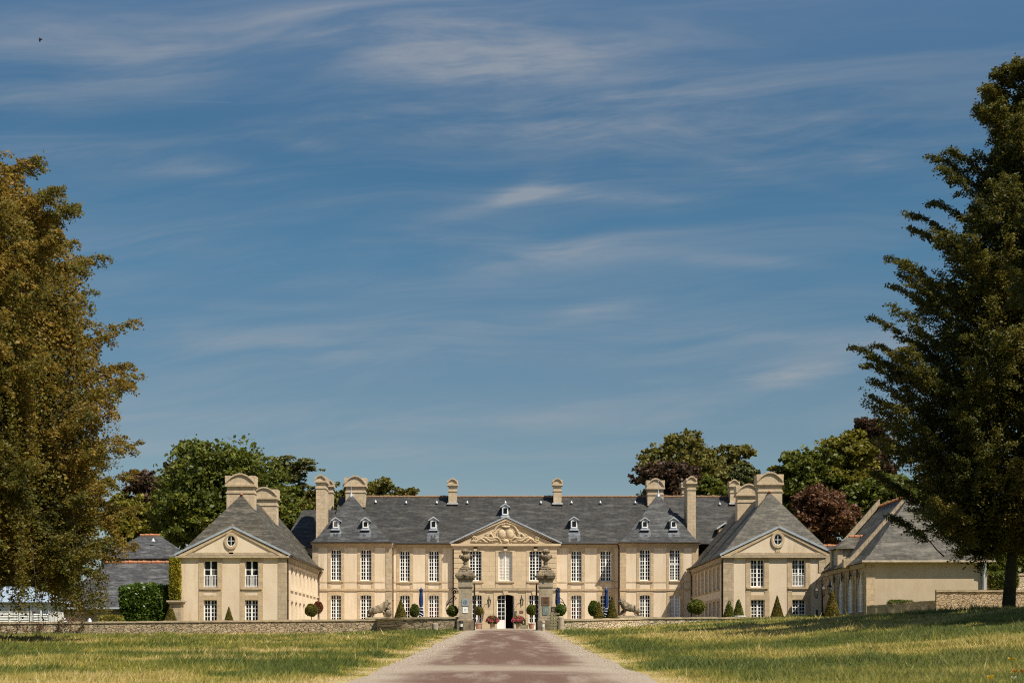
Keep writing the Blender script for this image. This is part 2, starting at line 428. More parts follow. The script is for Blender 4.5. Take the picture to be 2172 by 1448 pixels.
def make_grass():
    r = np.random.RandomState(7)
    parts = []
    for y0, y1, n, h0, w0 in ((15, 30, 190000, .11, .009), (30, 50, 230000, .12, .014), (50, 78, 190000, .13, .024), (78, 104, 90000, .13, .045)):
        y = np.sqrt(r.rand(n)*(y1*y1-y0*y0)+y0*y0); x = (r.rand(n)*2-1)*(.385*y+1.2)
        ok = (np.abs(x) > 2.72 + .45*(fbm(x*0+np.sign(x)*5, y*1.3, 14, 3)-.5) + .3*r.rand(n)**2) & ~((y > 99) & (np.abs(x) < 9.5)) & (y < 103.0)
        ok &= ~((x > 24) & (y > 86.5)) & ~((x > 22.5) & (y > 89))
        x = x[ok]; y = y[ok]; n = len(x)
        d = dryness(x, y); z = gz(x, y) - .012
        clump = fbm(x*1.1, y*1.1, 21, 2)
        h = h0*(.35+1.1*r.rand(n))*(.35+2.4*clump**2.2)*(1.2-.45*d)
        tall = r.rand(n) < .006; h[tall] *= 1.9
        h *= np.clip((np.abs(x)-2.6)/1.2, .35, 1)
        w = w0*(.6+.8*r.rand(n))
        a = r.rand(n)*np.pi; dx = np.cos(a)*w; dy = np.sin(a)*w
        lean = h*(.25+.8*r.rand(n)); la = r.rand(n)*2*np.pi*.55 - .6
        tx = x + np.cos(la)*lean; ty = y + np.sin(la)*lean
        V = np.stack([np.stack([x-dx, y-dy, z], 1), np.stack([x+dx, y+dy, z], 1), np.stack([tx, ty, z+h], 1)], 1)
        parts.append((V.reshape(-1, 3), np.clip(d*.85 + (r.rand(n)-.5)*.5 - .02 + .25*tall, 0, 1)))
    V = np.concatenate([p[0] for p in parts]); T = np.concatenate([p[1] for p in parts])
    o = np_mesh('grass', V, 3, m_leaf('grass_blades', GRASS, .3, .6), T)
    o['kind'] = 'stuff'; tag(o, 'long meadow grass with green and straw coloured patches', 'grass')
make_grass()
def loose_stones():
    r = np.random.RandomState(12); n = 9000; y = 16+84*r.rand(n)**1.6; x = np.where(r.rand(n) < .5, -1, 1)*(2.5+.45*r.normal(size=n)); far = r.rand(n) < .25; x[far] = (r.rand(far.sum())*2-1)*2.6
    s = (.006+.011*r.rand(n)**2)*np.clip(y/45, .55, 1.2); z = gz(x, y)+.02+s*.3
    T4 = np.array([[1,1,1],[-1,-1,1],[-1,1,-1],[1,-1,-1]])*.8; P = np.stack([x,y,z],1); rot = unit_(r, n)
    V = P[:,None,:]+T4[None]*(s[:,None,None]*np.array([1.2,1.2,.7]))+rot[:,None,:]*s[:,None,None]*.3
    Q = V[:,[[0,1,2],[0,3,1],[0,2,3],[1,3,2]],:].reshape(-1,3)
    o = np_mesh('loose_gravel', Q, 3, m_leaf('gravel_stone', [(.18,.14,.105),(.32,.26,.20),(.46,.38,.31)], 0, .9)); o['kind'] = 'stuff'; tag(o, 'loose pale gravel scattered along the edges of the drive', 'gravel')
def unit_(r, n):
    v = r.normal(size=(n, 3)); return v/np.linalg.norm(v, axis=1, keepdims=True)
loose_stones()

# ------------------------------------------------------------------ sky, sun, camera
SUN = Vector((.52, -.456, 1.0)).normalized()
EL = math.asin(SUN.z); AZ = math.atan2(SUN.x, SUN.y)
sc = bpy.context.scene
w = bpy.data.worlds.new('World'); sc.world = w; w.use_nodes = True
t = NT(w.node_tree)
sky = t.n('ShaderNodeTexSky'); sky.sky_type = 'NISHITA'; sky.sun_disc = False
sky.sun_elevation = EL; sky.sun_rotation = AZ
sky.altitude = 100; sky.air_density = 1.0; sky.dust_density = .3; sky.ozone_density = 2.0
tc = t.n('ShaderNodeTexCoord'); d = t.sep(tc.outputs['Generated'])
yy = t.m('MAXIMUM', d[1], .08)
U = t.m('DIVIDE', d[0], yy); V = t.m('DIVIDE', d[2], yy)
P0 = t.comb(U, V, 0.0)
warp = t.noise(P0, 2.6, 3, .5)
# long fibres lying almost flat, bent by the slow warp
Vw = t.m('ADD', V, t.m('MULTIPLY', t.m('SUBTRACT', warp, .5), .07))
fib = t.noise(t.comb(t.m('MULTIPLY', U, 3.0), t.m('SUBTRACT', t.m('MULTIPLY', Vw, 30.0), t.m('MULTIPLY', U, 2.0)), 0.0), 1.0, 9, .62, .55)
fib2 = t.noise(t.comb(t.m('MULTIPLY', U, 8.0), t.m('ADD', t.m('MULTIPLY', Vw, 58.0), t.m('MULTIPLY', U, -9.0)), 3.7), 1.0, 8, .66, .8)
puff = t.noise(t.comb(t.m('MULTIPLY', U, 7.0), t.m('MULTIPLY', Vw, 15.0), 1.3), 1.0, 8, .6, .3)
blobs = [(120,75,210,42,-4,.62),(300,150,150,48,-6,.75),(50,215,120,34,0,.6),(140,325,210,26,0,.55),(430,365,170,26,4,.38),
         (560,290,150,20,0,.35),(640,305,70,14,8,.5),(820,60,330,60,4,.5),(1000,130,260,80,8,.6),(1280,180,330,95,8,.68),(1230,290,420,32,3,.62),(1650,270,130,30,0,.55),
         (1840,340,70,26,0,.5),(1125,395,60,17,-24,1.0),(1080,425,140,15,-14,.7),(1300,418,170,13,2,.65),(1750,210,330,70,0,.3),
         (1180,540,220,26,-8,.62),(800,520,420,34,0,.34),(1560,552,160,13,4,.42),(1680,385,130,14,14,.3),(1275,655,70,15,-8,.85),(600,600,380,22,0,.3),
         (1690,792,120,24,-12,1.0),(1630,800,110,17,0,.6),(1390,805,70,14,6,.55),(820,762,160,20,0,.55),(700,800,230,20,0,.4),(1900,720,260,18,0,.42),
         (480,645,160,9,2,.55),(420,890,600,22,2,.45),(1100,860,800,40,0,.42),(400,950,420,20,0,.45),(1500,700,330,22,2,.42),(900,955,700,18,0,.4),(1500,890,500,16,0,.35),(1300,760,420,24,2,.4),(500,720,420,26,2,.4),(1000,690,360,20,-3,.35),(380,540,300,18,0,.3)]
mask = None
for px, py, su, sv, rot, amp in blobs:
    u0 = (px-CX)/F; v0 = (HY-py)/F; a = rad(-rot)
    du = t.m('SUBTRACT', U, u0); dv = t.m('SUBTRACT', V, v0)
    p1 = t.m('MULTIPLY', t.m('ADD', t.m('MULTIPLY', du, math.cos(a)), t.m('MULTIPLY', dv, math.sin(a))), F/su)
    p2 = t.m('MULTIPLY', t.m('SUBTRACT', t.m('MULTIPLY', dv, math.cos(a)), t.m('MULTIPLY', du, math.sin(a))), F/sv)
    q = t.m('ADD', t.m('MULTIPLY', p1, p1), t.m('MULTIPLY', p2, p2))
    e = t.m('MULTIPLY', t.m('POWER', 2.718, t.m('MULTIPLY', q, -.7)), amp)
    mask = e if mask is None else t.m('ADD', mask, e)
tex = t.m('ADD', t.m('MULTIPLY', t.cont(fib, .40, .70), .55), t.m('ADD', t.m('MULTIPLY', t.cont(fib2, .38, .72), .34), t.m('MULTIPLY', t.cont(puff, .33, .75), .36)))
veil = t.m('MULTIPLY', t.cont(fib, .40, .75), .28)
cl = t.m('ADD', t.m('MULTIPLY', mask, tex), veil)
# a short vapour trail
tv = t.m('SUBTRACT', V, t.m('ADD', (HY-214)/F, t.m('MULTIPLY', t.m('SUBTRACT', U, (345-CX)/F), -.025)))
tl = t.m('POWER', 2.718, t.m('MULTIPLY', t.m('MULTIPLY', tv, tv), -(F/1.5)**2))
tw = t.m('MULTIPLY', t.cont(U, (190-CX)/F, (480-CX)/F), t.m('LESS_THAN', U, (489-CX)/F))
cl = t.m('ADD', cl, t.m('MULTIPLY', t.m('MULTIPLY', tl, tw), .13))
cl = t.m('MULTIPLY', t.m('MINIMUM', cl, 1.0), t.cont(d[1], .1, .4))
el = t.cont(t.m('ARCSINE', d[2]), .04, .95)
tint = t.ramp(el, [(0,(.72,.74,.70)),(.04,(.66,.74,.71)),(.15,(.54,.80,.82)),(.26,(.46,.77,.83)),(.5,(1.2,1.25,1.2)),(1,(1.8,1.75,1.6))])
skyc = t.mix(1.0, sky.outputs[0], tint, 'MULTIPLY')
col = t.mix(t.m('MULTIPLY', cl, CLOUD_F), skyc, CLOUD_C)
bg = t.n('ShaderNodeBackground'); bg.inputs[1].default_value = SKY_S
t.link(col, bg.inputs[0]); ow = t.n('ShaderNodeOutputWorld'); t.link(bg.outputs[0], ow.inputs[0])

sl = bpy.data.lights.new('sun', 'SUN'); sl.energy = SUN_E; sl.angle = rad(.5); sl.color = (1.0, .93, .80)
so = bpy.data.objects.new('sun', sl); C.objects.link(so); so.location = (60, -50, 110)
so.rotation_euler = SUN.to_track_quat('Z', 'Y').to_euler()

cd = bpy.data.cameras.new('camera'); cam = bpy.data.objects.new('camera', cd); C.objects.link(cam)
cam.location = (0, 0, ZC); cam.rotation_euler = (rad(90), 0, 0)
cd.sensor_width = 36; cd.lens = 36*F/2172; cd.shift_x = (1086-CX)/2172; cd.shift_y = (HY-724)/2172
cd.clip_start = .1; cd.clip_end = 5000
cd.dof.use_dof = True; cd.dof.focus_distance = 112; cd.dof.aperture_fstop = 2.2
sc.camera = cam
sc.view_settings.view_transform = 'Standard'; sc.view_settings.look = 'None'
sc.view_settings.exposure = EXPO; sc.view_settings.gamma = 1
sc.cycles.use_denoising = False
sc.cycles.filter_width = 1.15
sc.cycles.max_bounces = 6; sc.cycles.transparent_max_bounces = 8
sc.render.film_transparent = False
# ------------------------------------------------------------------ building kit
def front(Y): return lambda u, v, d: (u, Y + d, v)
def east(X): return lambda u, v, d: (X - d, u, v)      # wall whose outside faces +X, u runs along Y
def west(X): return lambda u, v, d: (X + d, u, v)      # wall whose outside faces -X
def facade(mb, T, u0, u1, v0, v1, holes, depth):
    us = sorted({u0, u1, *[h[0] for h in holes], *[h[1] for h in holes]})
    vs = sorted({v0, v1, *[h[2] for h in holes], *[h[3] for h in holes]})
    us = [u for u in us if u0 <= u <= u1]; vs = [v for v in vs if v0 <= v <= v1]
    for i in range(len(us)-1):
        for j in range(len(vs)-1):
            a = (us[i]+us[i+1])/2; b = (vs[j]+vs[j+1])/2
            if any(h[0] < a < h[1] and h[2] < b < h[3] for h in holes): continue
            mb.quad(T(us[i],vs[j],0), T(us[i+1],vs[j],0), T(us[i+1],vs[j+1],0), T(us[i],vs[j+1],0))
    for a, b, c, e in holes:
        mb.quad(T(a,c,0), T(a,c,depth), T(a,e,depth), T(a,e,0)); mb.quad(T(b,c,0), T(b,e,0), T(b,e,depth), T(b,c,depth))
        mb.quad(T(a,e,0), T(a,e,depth), T(b,e,depth), T(b,e,0)); mb.quad(T(a,c,0), T(b,c,0), T(b,c,depth), T(a,c,depth))
def arc(u0, u1, vtop, rise, n=8):
    """points of a segmental arch from u0 to u1 whose crown is at vtop"""
    return [(u0 + (u1-u0)*k/n, vtop - rise*(2*k/n-1)**2) for k in range(n+1)]

def window(parent, T, uc, w, v0, v1, cols, rows, arch=.14, jamb=.28, trim=None, d=.17, jv0=None, jv1=None,
           mull=True, pane=None, sill=True, panel=0.0, rail=False, curtain=None, keystone=False, open_=False, name='window', label=None):
    trim = trim or M['trim']; pane = pane or M['glass']
    a, b = uc-w/2, uc+w/2; f = .07
    mb = MB(); z0 = v0 + panel
    mb.tbox(T, a, a+f, v0, v1, d, d+.07); mb.tbox(T, b-f, b, v0, v1, d, d+.07)
    mb.tbox(T, a+f, b-f, v0, v0+f+.03, d, d+.07); mb.tbox(T, a+f, b-f, v1-f, v1, d, d+.07)
    if panel: mb.tbox(T, a+f, b-f, v0+f+.03, z0, d+.012, d+.06)
    zb = max(z0, v0+f+.03)
    groups = [(a+f, b-f)]
    if mull:
        mb.tbox(T, uc-.06, uc+.06, zb, v1-f, d-.012, d+.062)
        groups = [(a+f, uc-.06), (uc+.06, b-f)]
    bw = .021
    for ga, gb in groups:
        nc = cols//len(groups)
        for k in range(1, nc):
            u = ga + (gb-ga)*k/nc; mb.tbox(T, u-bw, u+bw, zb, v1-f, d+.006, d+.055)
        for k in range(1, rows):
            v = zb + (v1-f-zb)*k/rows
            mb.tbox(T, ga, gb, v-bw, v+bw, d+.010, d+.050)
    if rail:
        hr = .95; r0 = v0+.04
        mb.tbox(T, a+.01, b-.01, v0+hr-.05, v0+hr, d-.09, d-.05); mb.tbox(T, a+.01, b-.01, v0+.12, v0+.16, d-.09, d-.05)
        for k in range(9):
            u = a+.03+(w-.09)*k/8; mb.tbox(T, u, u+.03, v0+.05, v0+hr-.05, d-.085, d-.055)
    o = mb.build(name, M['white'], parent)
    if label: o['label'] = label
    pb = MB(); pb.tbox(T, a+.02, b-.02, v0+.02, v1-.02, d+.028, d+.036)
    if curtain: 
        pb.build('pane', M['glass_clear'], o)
        cb = MB(); n = 28
        for k in range(n):
            ua = a+.05+(w-.1)*k/n; ub = a+.05+(w-.1)*(k+1)/n
            da = d+.13+.03*math.sin(k*1.9); db = d+.13+.03*math.sin((k+1)*1.9)
            cb.add([T(ua,v0+.03,da),T(ub,v0+.03,db),T(ub,v0+.03+curtain[1]*(v1-v0),db),T(ua,v0+.03+curtain[1]*(v1-v0),da)], [(0,1,2,3)])
        cb.build(curtain[2], curtain[0], o)
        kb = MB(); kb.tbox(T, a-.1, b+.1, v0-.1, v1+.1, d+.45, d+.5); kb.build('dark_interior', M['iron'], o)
    else: pb.build('pane', pane, o)
    if jamb:
        sb = MB()
        j0 = v0 if jv0 is None else jv0; j1 = (v1+jamb*.9) if jv1 is None else jv1
        sb.tbox(T, a-jamb, a-.003, j0, j1, -.03, .02); sb.tbox(T, b+.003, b+jamb, j0, j1, -.03, .02)
        top = min(j1, v1+jamb*.95) - .004
        ar = arc(a-.002, b+.002, v1-.004, arch)
        poly = [(a-.002, top)] + ar + [(b+.002, top)]
        # arch head in strips so that every face stays convex
        for k in range(len(ar)-1):
            (ua, va), (ub, vb) = ar[k], ar[k+1]
            sb.prism([(ua,va),(ub,vb),(ub,top),(ua,top)], T, -.034, d-.02)
        if keystone: sb.prism([(uc-.13, v1-.03),(uc+.13, v1-.03),(uc+.2, v1+.3),(uc-.2, v1+.3)], T, -.1, -.02)
        sb.build('surround', trim, o)
    if sill:
        lb = MB(); lb.tbox(T, a-jamb*.8, b+jamb*.8, v0-.13, v0-.004, -.10, d-.02); lb.build('sill', trim, o)
    return o

def hip(mb, x0, x1, y0, y1, ze, A, B, zr, flare=.18, lift=.16):
    """hipped roof; ridge from A to B (x,y); slightly bell-cast eaves; closed below"""
    e = [(x0,y0,ze),(x1,y0,ze),(x1,y1,ze),(x0,y1,ze)]
    R = [(A[0],A[1],zr),(B[0],B[1],zr)]
    near = [R[0], R[0] if abs(A[0]-B[0]) < 1e-6 and True else R[1], R[1], R[1]]
    if abs(A[0]-B[0]) < 1e-6:    # ridge runs along Y
        tg = [R[0], R[0], R[1], R[1]]
    else:                        # ridge runs along X (A left, B right)
        tg = [R[0], R[1], R[1], R[0]]
    mid = []
    for p, q in zip(e, tg):
        mid.append((p[0]+(q[0]-p[0])*flare, p[1]+(q[1]-p[1])*flare, p[2]+(q[2]-p[2])*lift*.82))
    for k in range(4):
        l = (k+1) % 4
        mb.quad(e[k], e[l], mid[l], mid[k])
        if tg[k] == tg[l]: mb.quad(mid[k], mid[l], tg[k])
        else: mb.quad(mid[k], mid[l], tg[l], tg[k])
    mb.quad(*reversed(e))

def chimney(parent, xc, w, yf, dep, zb, zt, wide=True, mat=None):
    """stone stack with banded neck and a segmental-pediment cap; the arch shows to the front"""
    mat = mat or M['chimney']; T = front(yf)
    capw = w*1.0+.24; caph = min(.95, .30*capw+.42) if wide else .62
    zc = zt-caph
    mb = MB()
    mb.tbox(T, xc-w/2, xc+w/2, zb, zc-.62, 0, dep)
    mb.tbox(T, xc-w/2-.05, xc+w/2+.05, zc-.62, zc-.5, -.05, dep+.05)
    mb.tbox(T, xc-w/2+.02, xc+w/2-.02, zc-.5, zc-.08, .02, dep-.02)
    o = mb.build('chimney', mat, parent)
    cb = MB()
    cb.tbox(T, xc-capw/2, xc+capw/2, zc-.08, zc+.08, -.12, dep+.12)
    ar = arc(xc-capw/2+.06, xc+capw/2-.06, zt-.12, caph-.26, 12)
    for k in range(12):     # tympanum and arch ring
        (a, b), (c, d2) = ar[k], ar[k+1]
        cb.prism([(a, zc+.08), (c, zc+.08), (c, d2), (a, b)], T, -.02, dep+.02)
        cb.prism([(a, b), (c, d2), (c, d2+.12), (a, b+.12)], T, -.13, dep+.13)
    if wide: cb.tbox(T, xc-capw/2+.04, xc+capw/2-.04, zc+.08, zt-.24, .07, dep-.07)
    for s in (-1, 1):       # corner ears
        x = xc+s*capw/2
        cb.prism([(x-s*.03, zc+.08), (x-s*.05-s*capw*.13, zc+.08), (x-s*capw*.2, zt-.2), (x-s*.0, zt-.2)][::s], T, -.05, dep+.05)
    cb.build('chimney_cap', mat, o)
    return o

def ridge_tiles(parent, A, B, mat, r=.10, step=.36, name='ridge'):
    A = Vector(A); B = Vector(B); n = max(2, int((B-A).length/step)); mb = MB(); d = (B-A)/n
    for k in range(n):
        p = A+d*k; q = A+d*(k+.94); rr = r*(1+.12*((k*7) % 3-1))
        mb.tube([p, q], [rr*1.18, rr*.9], 8)
    return mb.build(name, mat, parent)

def apron(parent, xc, fy, z1, z0, w, seed):
    """lead sheet and the pale run-off it has left on the slates below a dormer"""
    r = random.Random(seed); mb = MB(); n = 7
    for k in range(n):
        a, b = xc-w/2+w*k/n, xc-w/2+w*(k+1)/n; zz = z1-(z1-z0)*(r.uniform(.75,1) if k in (0,1,5,6) else r.uniform(.3,.75))
        P_ = [(a, fy(zz)-.012, zz), (b, fy(zz)-.012, zz), (b, fy(z1)-.012, z1), (a, fy(z1)-.012, z1)]
        mb.add(P_+[(x, y+.03, z) for x, y, z in P_], [(0,1,2,3),(7,6,5,4),(0,4,5,1),(1,5,6,2),(2,6,7,3),(3,7,4,0)])
    return mb.build('lead_apron', M['apron'], parent)
def dormer(parent, xc, roofpt, w=.62, h=.82):
    """small lead-cheeked lucarne; roofpt(z)->y gives the roof plane"""
    zb, y0 = roofpt; T = front(y0)
    mb = MB(); mb.tbox(T, xc-w/2, xc+w/2, zb-.05, zb+h, .02, 1.5)
    mb.tbox(T, xc-w/2-.1, xc+w/2+.1, zb-.16, zb-.05, -.22, .5)
    o = mb.build('dormer', M['lead'], parent)
    hb = MB(); e = w/2+.14
    for s in (-1, 1):
        hb.prism([(xc, zb+h+.30), (xc+s*e, zb+h-.02), (xc+s*e, zb+h-.10), (xc, zb+h+.2)][::s], T, -.14, 1.7)
    hb.prism([(xc-w/2, zb+h), (xc+w/2, zb+h), (xc, zb+h+.2)], T, 0, 1.5)
    hb.build('dormer_roof', M['lead'], o)
    f = MB(); a = w*.40
    for u0, u1, v0, v1 in ((-a, -a+.07, .08, h-.06), (a-.07, a, .08, h-.06), (-a+.07, a-.07, .08, .16), (-a+.07, a-.07, h-.13, h-.06)):
        f.tbox(T, xc+u0, xc+u1, zb+v0, zb+v1, -.035, .02)
    f.build('window_frame', M['white'], o)
    p = MB(); p.tbox(T, xc-a+.06, xc+a-.06, zb+.15, zb+h-.12, -.012, .015); p.build('pane', M['glass'], o)
    return o

def downpipe(parent, x, y, z0, z1, bend=None):
    mb = MB(); pts = [(x, y, z0), (x, y, z1)]
    if bend: pts += [(x+bend[0]*.4, y+bend[1]*.4, z1+.15), (x+bend[0], y+bend[1], z1+.32)]
    mb.tube(pts, .06, 8)
    z = z0+1
    while z < z1: mb.tube([(x, y, z), (x, y, z+.06)], .08, 8); z += 2
    return mb.build('downpipe', M['rust'], parent)

# ------------------------------------------------------------------ main house
YP, YC, YA = 125.0, 126.3, 125.85       # pavilions, recessed wings of the front, pedimented centre
zgnd = WZ(1336, YC)
house = thing('chateau', 'long cream stone main house with pavilions, slate roof and carved central pediment', 'mansion', (0, YC, zgnd))
T = front(YP); zg = zgnd-.4
zcor = WZ(1151, YP)
def px2(a, b, Y): return (WX((a+b)/2, Y), (b-a)/F*Y)
ups = (1164.5, 1230.7); los = (1260.5, 1318)
PAV = ((663.5, 830, ((701.5,724),(764.5,788))), (1316, 1480.4, ((1356.7,1379.6),(1420,1443))))
zs = WZ(1249.5, YP)      # string course
for i, (pa, pb, wins) in enumerate(PAV):
    x0, x1 = WX(pa, YP), WX(pb, YP); mb = MB(); holes = []
    for a, b in wins:
        u, w_ = px2(a, b, YP)
        holes += [(u-w_/2, u+w_/2, WZ(ups[1], YP), WZ(ups[0], YP)), (u-w_/2, u+w_/2, WZ(los[1], YP), WZ(los[0], YP))]
    facade(mb, T, x0, x1, zg, zcor-.01, holes, .2)
    for x in (x0, x1): mb.quad((x,YP,zg),(x,YC+6,zg),(x,YC+6,zcor-.01),(x,YP,zcor-.01))
    mb.build('wall', M['stucco'], house)
    tb = MB()
    tb.tbox(T, x0-.05, x1+.05, zcor-.42, zcor-.14, -.05, .05); tb.tbox(T, x0-.16, x1+.16, zcor-.14, zcor-.02, -.2, .05)
    tb.box(x0-.05, x0+.04, YP+.05, YC, zcor-.42, zcor-.02); tb.box(x1-.04, x1+.05, YP+.05, YC, zcor-.42, zcor-.02)
    tb.build('cornice', M['trim'], house)
    sb = MB(); sb.tbox(T, x0-.07, x1+.07, zs-.09, zs+.07, -.09, .02); sb.tbox(T, x0-.02, x1+.02, zs+.61, zs+.70, -.022, .02)
    sb.build('string_course', M['trim'], house)
    xin = x1 if i == 0 else x0
    for xa, xb in ((x0-.035, x0+.5), (x1-.5, x1+.035)):
        qb = MB(); qb.tbox(T, xa, xb, zg, zcor-.42, -.038, .02)
        if xa-.1 < xin < xb+.1: qb.box(xin-.036, xin+.036, YP+.015, YP+.5, zg, zcor-.421)
        qb.build('quoin', M['greystone'] if i == 0 else M['trim'], house)
    for k, (a, b) in enumerate(wins):
        u, w_ = px2(a, b, YP)
        tr = M['trim']
        if i == 1 and k == 1:      # sash with a heavy transom
            o = window(house, T, u, w_, WZ(ups[1],YP), WZ(1196,YP), 4, 5, 0, 0, tr, sill=True)
            window(house, T, u, w_, WZ(1196,YP)+.003, WZ(ups[0],YP), 4, 4, .14, .27, tr, jv0=zs+.07, jv1=zcor-.42, sill=False, d=.15, mull=True)
        else:
            window(house, T, u, w_, WZ(ups[1],YP), WZ(ups[0],YP), 4, 8, .14, .27, tr, jv0=zs+.07, jv1=zcor-.42)
        window(house, T, u, w_, WZ(los[1],YP), WZ(los[0],YP), 4, 7, .14, .27, tr, jv0=zg, jv1=zs-.09, sill=False,
               pane=M['glass_pale'] if (i == 1 and k == 1) else None)

# recessed fronts between pavilions and centre
T = front(YC); zc2 = WZ(1153.5, YC); zs2 = WZ(1249.5, YC)
xa0, xa1 = WX(963.5, YA), WX(1180.5, YA)
for i, (xs0, xs1, wins) in enumerate(((WX(830,YP), xa0, ((847.7,869.8),(909,931.7))), (xa1, WX(1316,YP), ((1211,1234),(1273,1296.7))))):
    mb = MB(); holes = []
    for a, b in wins:
        u, w_ = px2(a, b, YC)
        holes += [(u-w_/2, u+w_/2, WZ(1232.7,YC), WZ(1167.5,YC)), (u-w_/2, u+w_/2, WZ(1322,YC), WZ(1261,YC))]
    facade(mb, T, xs0, xs1, zg, zc2-.01, holes, .2); mb.build('wall', M['stucco'], house)
    tb = MB(); tb.tbox(T, xs0+.06, xs1-.06, zc2-.34, zc2-.12, -.06, .05); tb.tbox(T, xs0+.2, xs1-.06, zc2-.12, zc2-.02, -.22, .05)
    tb.build('cornice', M['trim'], house)
    sb = MB(); sb.tbox(T, xs0+.06, xs1-.06, zs2-.09, zs2+.06, -.08, .02); sb.tbox(T, xs0+.06, xs1-.06, zs2+.6, zs2+.69, -.022, .02)
    sb.build('string_course', M['trim'], house)
    for k, (a, b) in enumerate(wins):
        u, w_ = px2(a, b, YC)
        window(house, T, u, w_, WZ(1232.7,YC), WZ(1167.5,YC), 4, 8, .14, .27, jv0=zs2+.06, jv1=zc2-.34)
        window(house, T, u, w_, WZ(1322,YC), WZ(1261,YC), 4, 7, .14, .27, jv0=zg, jv1=zs2-.09, sill=False,
               curtain=(M['redcloth'], .62, 'red_chair_back') if (k == 1 and i == 0) or (k == 0 and i == 1) else None)
downpipe(house, WX(830,YP)+.12, YP+.35, zg, zc2-.35, (.05, .5))
downpipe(house, WX(1316,YP)-.12, YP+.35, zg, zc2-.35, (-.05, .5))
downpipe(house, xa0-.1, YC-.1, zg, zc2-.35, (0, -.1))

# pedimented centre
T = front(YA); zb3 = WZ(1155.5, YA); zs3 = WZ(1249.5, YA)
mb = MB(); W3 = ((995.4,1021.5),(1057.3,1086.7),(1122.7,1149.4)); holes = []
for a, b in W3:
    u, w_ = px2(a, b, YA); holes.append((u-w_/2, u+w_/2, WZ(1231.3,YA), WZ(1166.7,YA)))
D3 = ((1000.5,1022.5,1260.5),(1054.3,1090.6,1260),(1121.5,1143.5,1260.5)); zdoor = WZ(1334, YA)
for a, b, tp in D3:
    u, w_ = px2(a, b, YA); holes.append((u-w_/2, u+w_/2, zdoor, WZ(tp,YA)))
facade(mb, T, xa0, xa1, zg, zb3, holes, .24)
for x in (xa0, xa1): mb.quad((x,YA,zg),(x,YC+1,zg),(x,YC+1,zb3),(x,YA,zb3))
mb.build('wall', M['ashlar'], house)
for xa, xb in ((xa0-.03, xa0+1.15), (xa1-1.15, xa1+.03)):
    z = zs3+.1; rb = MB()      # rusticated corner strip
    rb.tbox(T, xa+.03, xb-.03, zs3+.1, zb3-.3, -.03, .02)
    while z < zb3-.5:
        rb.tbox(T, xa, xb, z, min(z+.40, zb3-.3), -.05, .02); z += .45
    rb.build('rusticated_quoin', M['ashlar'], house)
sb = MB(); sb.tbox(T, xa0-.1, xa1+.1, zs3-.08, zs3+.07, -.13, .02); sb.tbox(T, xa0-.05, xa1+.05, zs3+.07, zs3+.16, -.07, .02)
sb.build('string_course', M['greystone'], house)
for k, (a, b) in enumerate(W3):
    u, w_ = px2(a, b, YA)
    window(house, T, u, w_, WZ(1231.3,YA), WZ(1166.7,YA), 4, 9, .14, .26, M['ashlar'], d=.2, jv0=zs3+.17, jv1=zb3-.34, keystone=True,
           pane=M['glass_cream'] if k == 1 else None)
for k, (a, b, tp) in enumerate(D3):
    u, w_ = px2(a, b, YA)
    if k != 1:
        window(house, T, u, w_, zdoor, WZ(tp,YA), 4, 6, .14, .26, M['ashlar'], d=.2, jv0=zg, jv1=zs3-.09, sill=False, panel=.62, keystone=True, name='glazed_door')
    else:
        dr = window(house, T, u-w_/4, w_/2, zdoor, WZ(tp,YA), 2, 6, 0, 0, d=.2, sill=False, panel=.85, mull=False, name='door_leaf', label='closed white glazed leaf of the front door')
        sbm = MB(); a_, b_ = u-w_/2, u+w_/2; v1 = WZ(tp, YA)
        sbm.tbox(T, a_-.3, a_-.003, zg, v1+.34, -.035, .02); sbm.tbox(T, b_+.003, b_+.3, zg, v1+.34, -.035, .02)
        ar = arc(a_-.002, b_+.002, v1-.004, .16)
        for q in range(len(ar)-1):
            (ua, va), (ub, vb) = ar[q], ar[q+1]; sbm.prism([(ua,va),(ub,vb),(ub,v1+.3),(ua,v1+.3)], T, -.036, .18)
        sbm.prism([(u-.15, v1-.03),(u+.15, v1-.03),(u+.23, v1+.3),(u-.23, v1+.3)], T, -.1, -.02)
        sbm.build('door_surround', M['ashlar'], house)
        ol = MB(); xo = b_-.05      # right leaf swung inward
        TO = west(xo-.05)
        for q in (0, 1): pass
        ol.tbox(TO, YA+.25, YA+.25+w_/2, zdoor, zdoor+.85, 0, .05); ol.tbox(TO, YA+.25, YA+.34, zdoor+.85, v1-.1, 0, .05)
        ol.tbox(TO, YA+.25+w_/2-.09, YA+.25+w_/2, zdoor+.85, v1-.1, 0, .05); ol.tbox(TO, YA+.34, YA+.25+w_/2-.09, v1-.2, v1-.1, 0, .05)
        op = ol.build('door_leaf', M['white'], house); op['label'] = 'open leaf of the front door swung into the dark hall'
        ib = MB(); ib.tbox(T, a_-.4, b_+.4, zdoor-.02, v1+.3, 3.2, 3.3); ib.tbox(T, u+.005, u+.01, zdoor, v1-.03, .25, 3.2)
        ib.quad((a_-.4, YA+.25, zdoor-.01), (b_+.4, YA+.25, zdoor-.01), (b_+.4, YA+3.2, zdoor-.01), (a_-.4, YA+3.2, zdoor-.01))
        ib.build('hall_interior', M['iron'], house)
